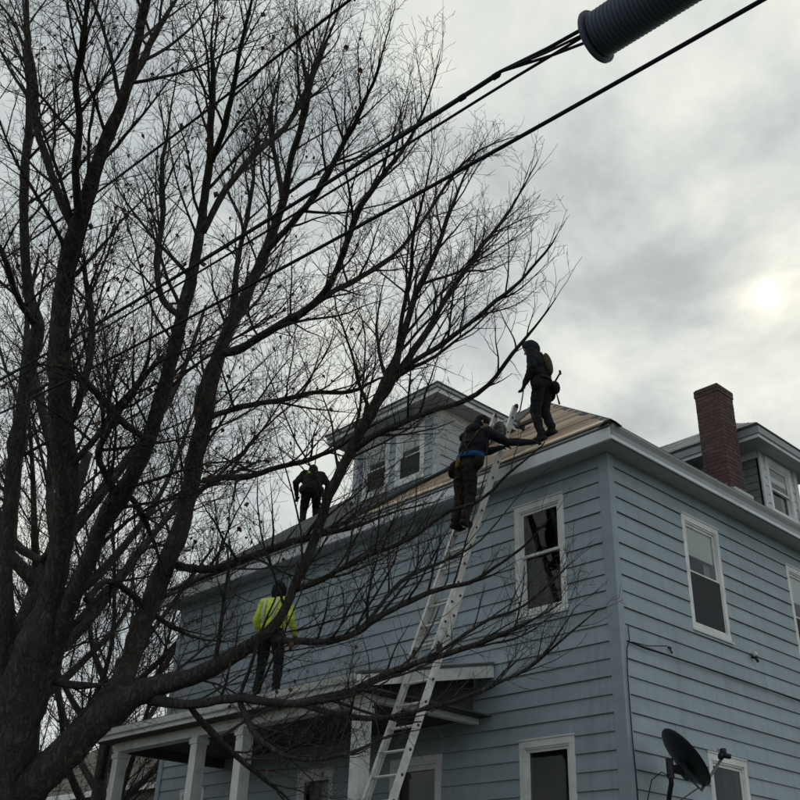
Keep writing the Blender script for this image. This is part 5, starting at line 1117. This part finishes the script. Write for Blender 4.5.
hub = Vector(at_y(670, 768, -0.42)); b = MB(); b.tube([bk - dn * 0.03, hub], 0.045, 10); b.tube([hub + Vector((0, 0, -0.11)), hub + Vector((0, 0, 0.10))], 0.042, 10); b.build('mount_clamp', M_DISH, DISH)
wf = Vector(at_y(664, 835, -0.03)); b = MB(); b.tube([hub + Vector((0, 0, 0.06)), hub + Vector((0, 0, -0.16)), hub * 0.72 + wf * 0.28 + Vector((0, 0, -0.10)), hub * 0.4 + wf * 0.6 + Vector((0, -0.02, -0.05)), wf], 0.028, 10); b.build('mast', M_DISH, DISH, True)
b = MB(); b.box((wf.x - 0.07, -0.055, wf.z - 0.13), (wf.x + 0.07, -0.028, wf.z + 0.13)); b.build('wall_plate', M_STEEL, DISH)
fp = dc + dn * 0.43 + dr * 0.30; a_s = dc + dr * 0.36 - dn * 0.06
b = MB(); b.tube([bk + dr * 0.12, a_s + dr * 0.04, fp], 0.017, 8); b.build('feed_arm', M_STEEL, DISH, True)
b = MB(); b.tube([fp - dn * 0.02, fp + (dc - fp).normalized() * 0.05], [0.035, 0.045], 10); b.tube([fp, fp + Vector((0, 0, 0.075))], 0.038, 10); b.tube([fp + dsd * 0.06, fp - dsd * 0.10], 0.030, 10); lnb = b.build('feed_horn', M_DISH, DISH, True)
b = MB(); q = fp + dsd * 0.05 + Vector((0, 0, 0.055)); b.tube([q, q + (dc - fp).normalized() * 0.03], 0.022, 10); b.build('feed_cap', M_PORC, lnb)
b = MB(); e_ = Vector(at_y(652, 803, -0.04)); b.tube([a_s, (a_s + e_) / 2 + Vector((0, -0.03, -0.07)), e_], 0.008, 6); b.build('strut', M_STEEL, DISH)
b = MB(); b.tube([hub + Vector((0, 0, -0.1)), hub + Vector((-0.1, 0.05, -0.05)), hub + Vector((-0.2, 0.12, -0.14)), hub + Vector((-0.22, 0.2, -0.4))], 0.006, 6); b.build('coax', M_CABLE, DISH, True)

# ------------------------------------------------------------------ wires and fittings on the side wall
def sw(px, py, n=0.045): return Vector(at_y(px, py, -n))
b = MB(); b.tube([sw(628, 626, .05), sw(629.5, 640, .05), sw(627, 648, .05), sw(627.5, 672, .052), sw(629.5, 700, .05), sw(632.5, 740, .05), sw(636.5, 780, .05), sw(640, 825, .05)], 0.0065, 6)
o = tag(b.build('wall_cable', M_CABLE, None, True), 'black cable running down the house corner', 'cable')
b = MB(); b.tube([sw(628, 641, .05), sw(645, 648.5, .06), sw(660, 653, .07), sw(690, 662.5, .055), sw(725, 674.5, .05), sw(770, 690, .05), sw(812, 706, .05)], [0.007, 0.008, 0.008, 0.009, 0.010, 0.009, 0.008], 6)
tag(b.build('wall_cable', M_CABLE, None, True), 'black cable sagging along a board of the side wall', 'cable')
b = MB(); b.tube([sw(632, 642, .05), sw(648, 646, .08), sw(667, 646, .10)], 0.006, 6)
tag(b.build('wall_wire', M_CABLE, None, True), 'short black wire from the corner to a small insulator', 'cable')
for px, py, lab, big in ((752, 656, 'pale knob insulator on the side wall between the upper windows', 1.0), (668, 646.5, 'small dark wire holder on the side wall near the corner', 0.55)):
    c = Vector(at_y(px, py, -0.02)); T = empty('wall_insulator', lab, 'insulator', (c.x, -0.03, c.z), 'wire fittings on the side wall')
    b = MB(); b.tube([(c.x, -0.025, c.z - 0.01), (c.x, -0.075 * big - 0.02, c.z - 0.03)], 0.028 * big, 10); b.tube([(c.x - 0.02, -0.07 * big - 0.02, c.z - 0.05), (c.x + 0.02, -0.07 * big - 0.02, c.z - 0.09)], 0.02 * big, 8); b.build('bracket', M_PLUG, T, True)
    if big == 1.0:
        b = MB(); b.tube([(c.x - 0.005, -0.045, c.z + 0.015), (c.x - 0.005, -0.06, c.z + 0.015), (c.x - 0.005, -0.085, c.z + 0.015), (c.x - 0.005, -0.10, c.z + 0.015)], [0.03, 0.042, 0.042, 0.03], 12); b.build('knob', M_PORC, T, True)

# ------------------------------------------------------------------ things lying on the roof
def on_roof_pt(px, py, n=0.02): return Vector(on_front_roof(px, py, n))
c = on_roof_pt(524, 431); RB_ = empty('roof_bracket', 'black steel roof bracket on the bare planks beside the ladder top', 'bracket', tuple(c))
b = MB(); b.box((-0.02, -0.02, 0.0), (0.22, 0.02, 0.012), Matrix.Translation(c) @ Matrix.Rotation(-TH, 4, 'Y')); b.build('strap', M_PLUG, RB_)
b = MB(); b.prism([(c.x, c.y - 0.02, c.z + 0.01), (c.x - 0.16, c.y - 0.02, c.z + 0.02), (c.x + 0.02, c.y - 0.02, c.z + 0.17)], (0, 0.04, 0)); recalc(b.build('triangle', M_PLUG, RB_))
b = MB(); b.box((c.x - 0.13, c.y - 0.28, c.z + 0.05), (c.x - 0.06, c.y + 0.10, c.z + 0.10)); b.build('toe_board', M_DARKWOOD, RB_)
# rope from the ladder top and a looped hose by the climbing worker
b = MB(); pts = []; cc = lad(EZ + 6.45, 1.60, 0.16)
for i in range(70):
    a = i * 0.55; rr = 0.11 + 0.025 * math.sin(i * 0.8); pts.append(cc + Vector((0.03 * math.sin(i * 0.37), rr * math.cos(a), rr * 1.15 * math.sin(a) + 0.01 * math.sin(i))))
b.tube(pts, 0.011, 6); tag(b.build('hose_coil', mat('grey_green_hose', (0.10, 0.115, 0.10), 0.7), None, True), 'coiled grey hose hanging on the ladder rails beside the climbing worker', 'hose')

# ------------------------------------------------------------------ neighbour's house, far left
p = at(92, 791, 31.0); NX, NY, NZ = p[0], p[1], p[2]
NH = empty('house', 'neighbouring house with brown shingle roof seen past the porch columns', 'house', (NX + 4, NY, ground_z(NX, NY)))
b = MB(); b.box((NX + 0.5, NY - 6, 0.5), (NX + 9.5, NY + 7, NZ - 0.12)); b.build('wall', M_NWALL, NH)
b = MB(); pk = NX + 5; b.prism([(NX, NY - 6.5, NZ), (pk, NY - 6.5, NZ + 3.2), (NX + 10, NY - 6.5, NZ), (NX + 10, NY - 6.5, NZ - 0.12), (NX, NY - 6.5, NZ - 0.12)], (0, 14, 0)); NR_ = recalc(b.build('roof', M_NROOF, NH))
sl_ = math.atan2(3.2, 5.0)
b = MB(); s = 0.0
while s < math.hypot(5, 3.2) - 0.1:
    y = NY - 6.5
    while y < NY + 7.5:
        y2 = min(y + 0.5, NY + 7.5); q = []
        for n_ in (0.002, 0.022 + rng.uniform(0, 0.012)):
            for s_ in (s, s + 0.2): q += [(NX + s_ * math.cos(sl_) - n_ * math.sin(sl_), yy, NZ + s_ * math.sin(sl_) + n_ * math.cos(sl_)) for yy in (y + 0.005, y2 - 0.005)]
        b.add(q, [(0, 1, 3, 2), (4, 6, 7, 5), (0, 4, 5, 1), (2, 3, 7, 6), (0, 2, 6, 4), (1, 5, 7, 3)]); y = y2
    s += 0.2
o = b.build('roof_shingles', M_NROOF, NR_); o['kind'] = 'stuff'
b = MB(); b.box((NX - 0.06, NY - 6.5, NZ - 0.16), (NX + 0.0, NY + 7.5, NZ + 0.0)); b.build('gutter', M_WHITE, NH)
for y in (NY - 3.5, NY + 0.5, NY + 4.0):
    b = MB(); b.box((NX + 0.44, y, NZ - 2.0), (NX + 0.499, y + 0.95, NZ - 0.6)); wn = b.build('window', M_WHITE, NH); b = MB(); b.box((NX + 0.43, y + 0.1, NZ - 1.9), (NX + 0.438, y + 0.85, NZ - 0.7)); b.build('pane', M_SCREEN, wn)
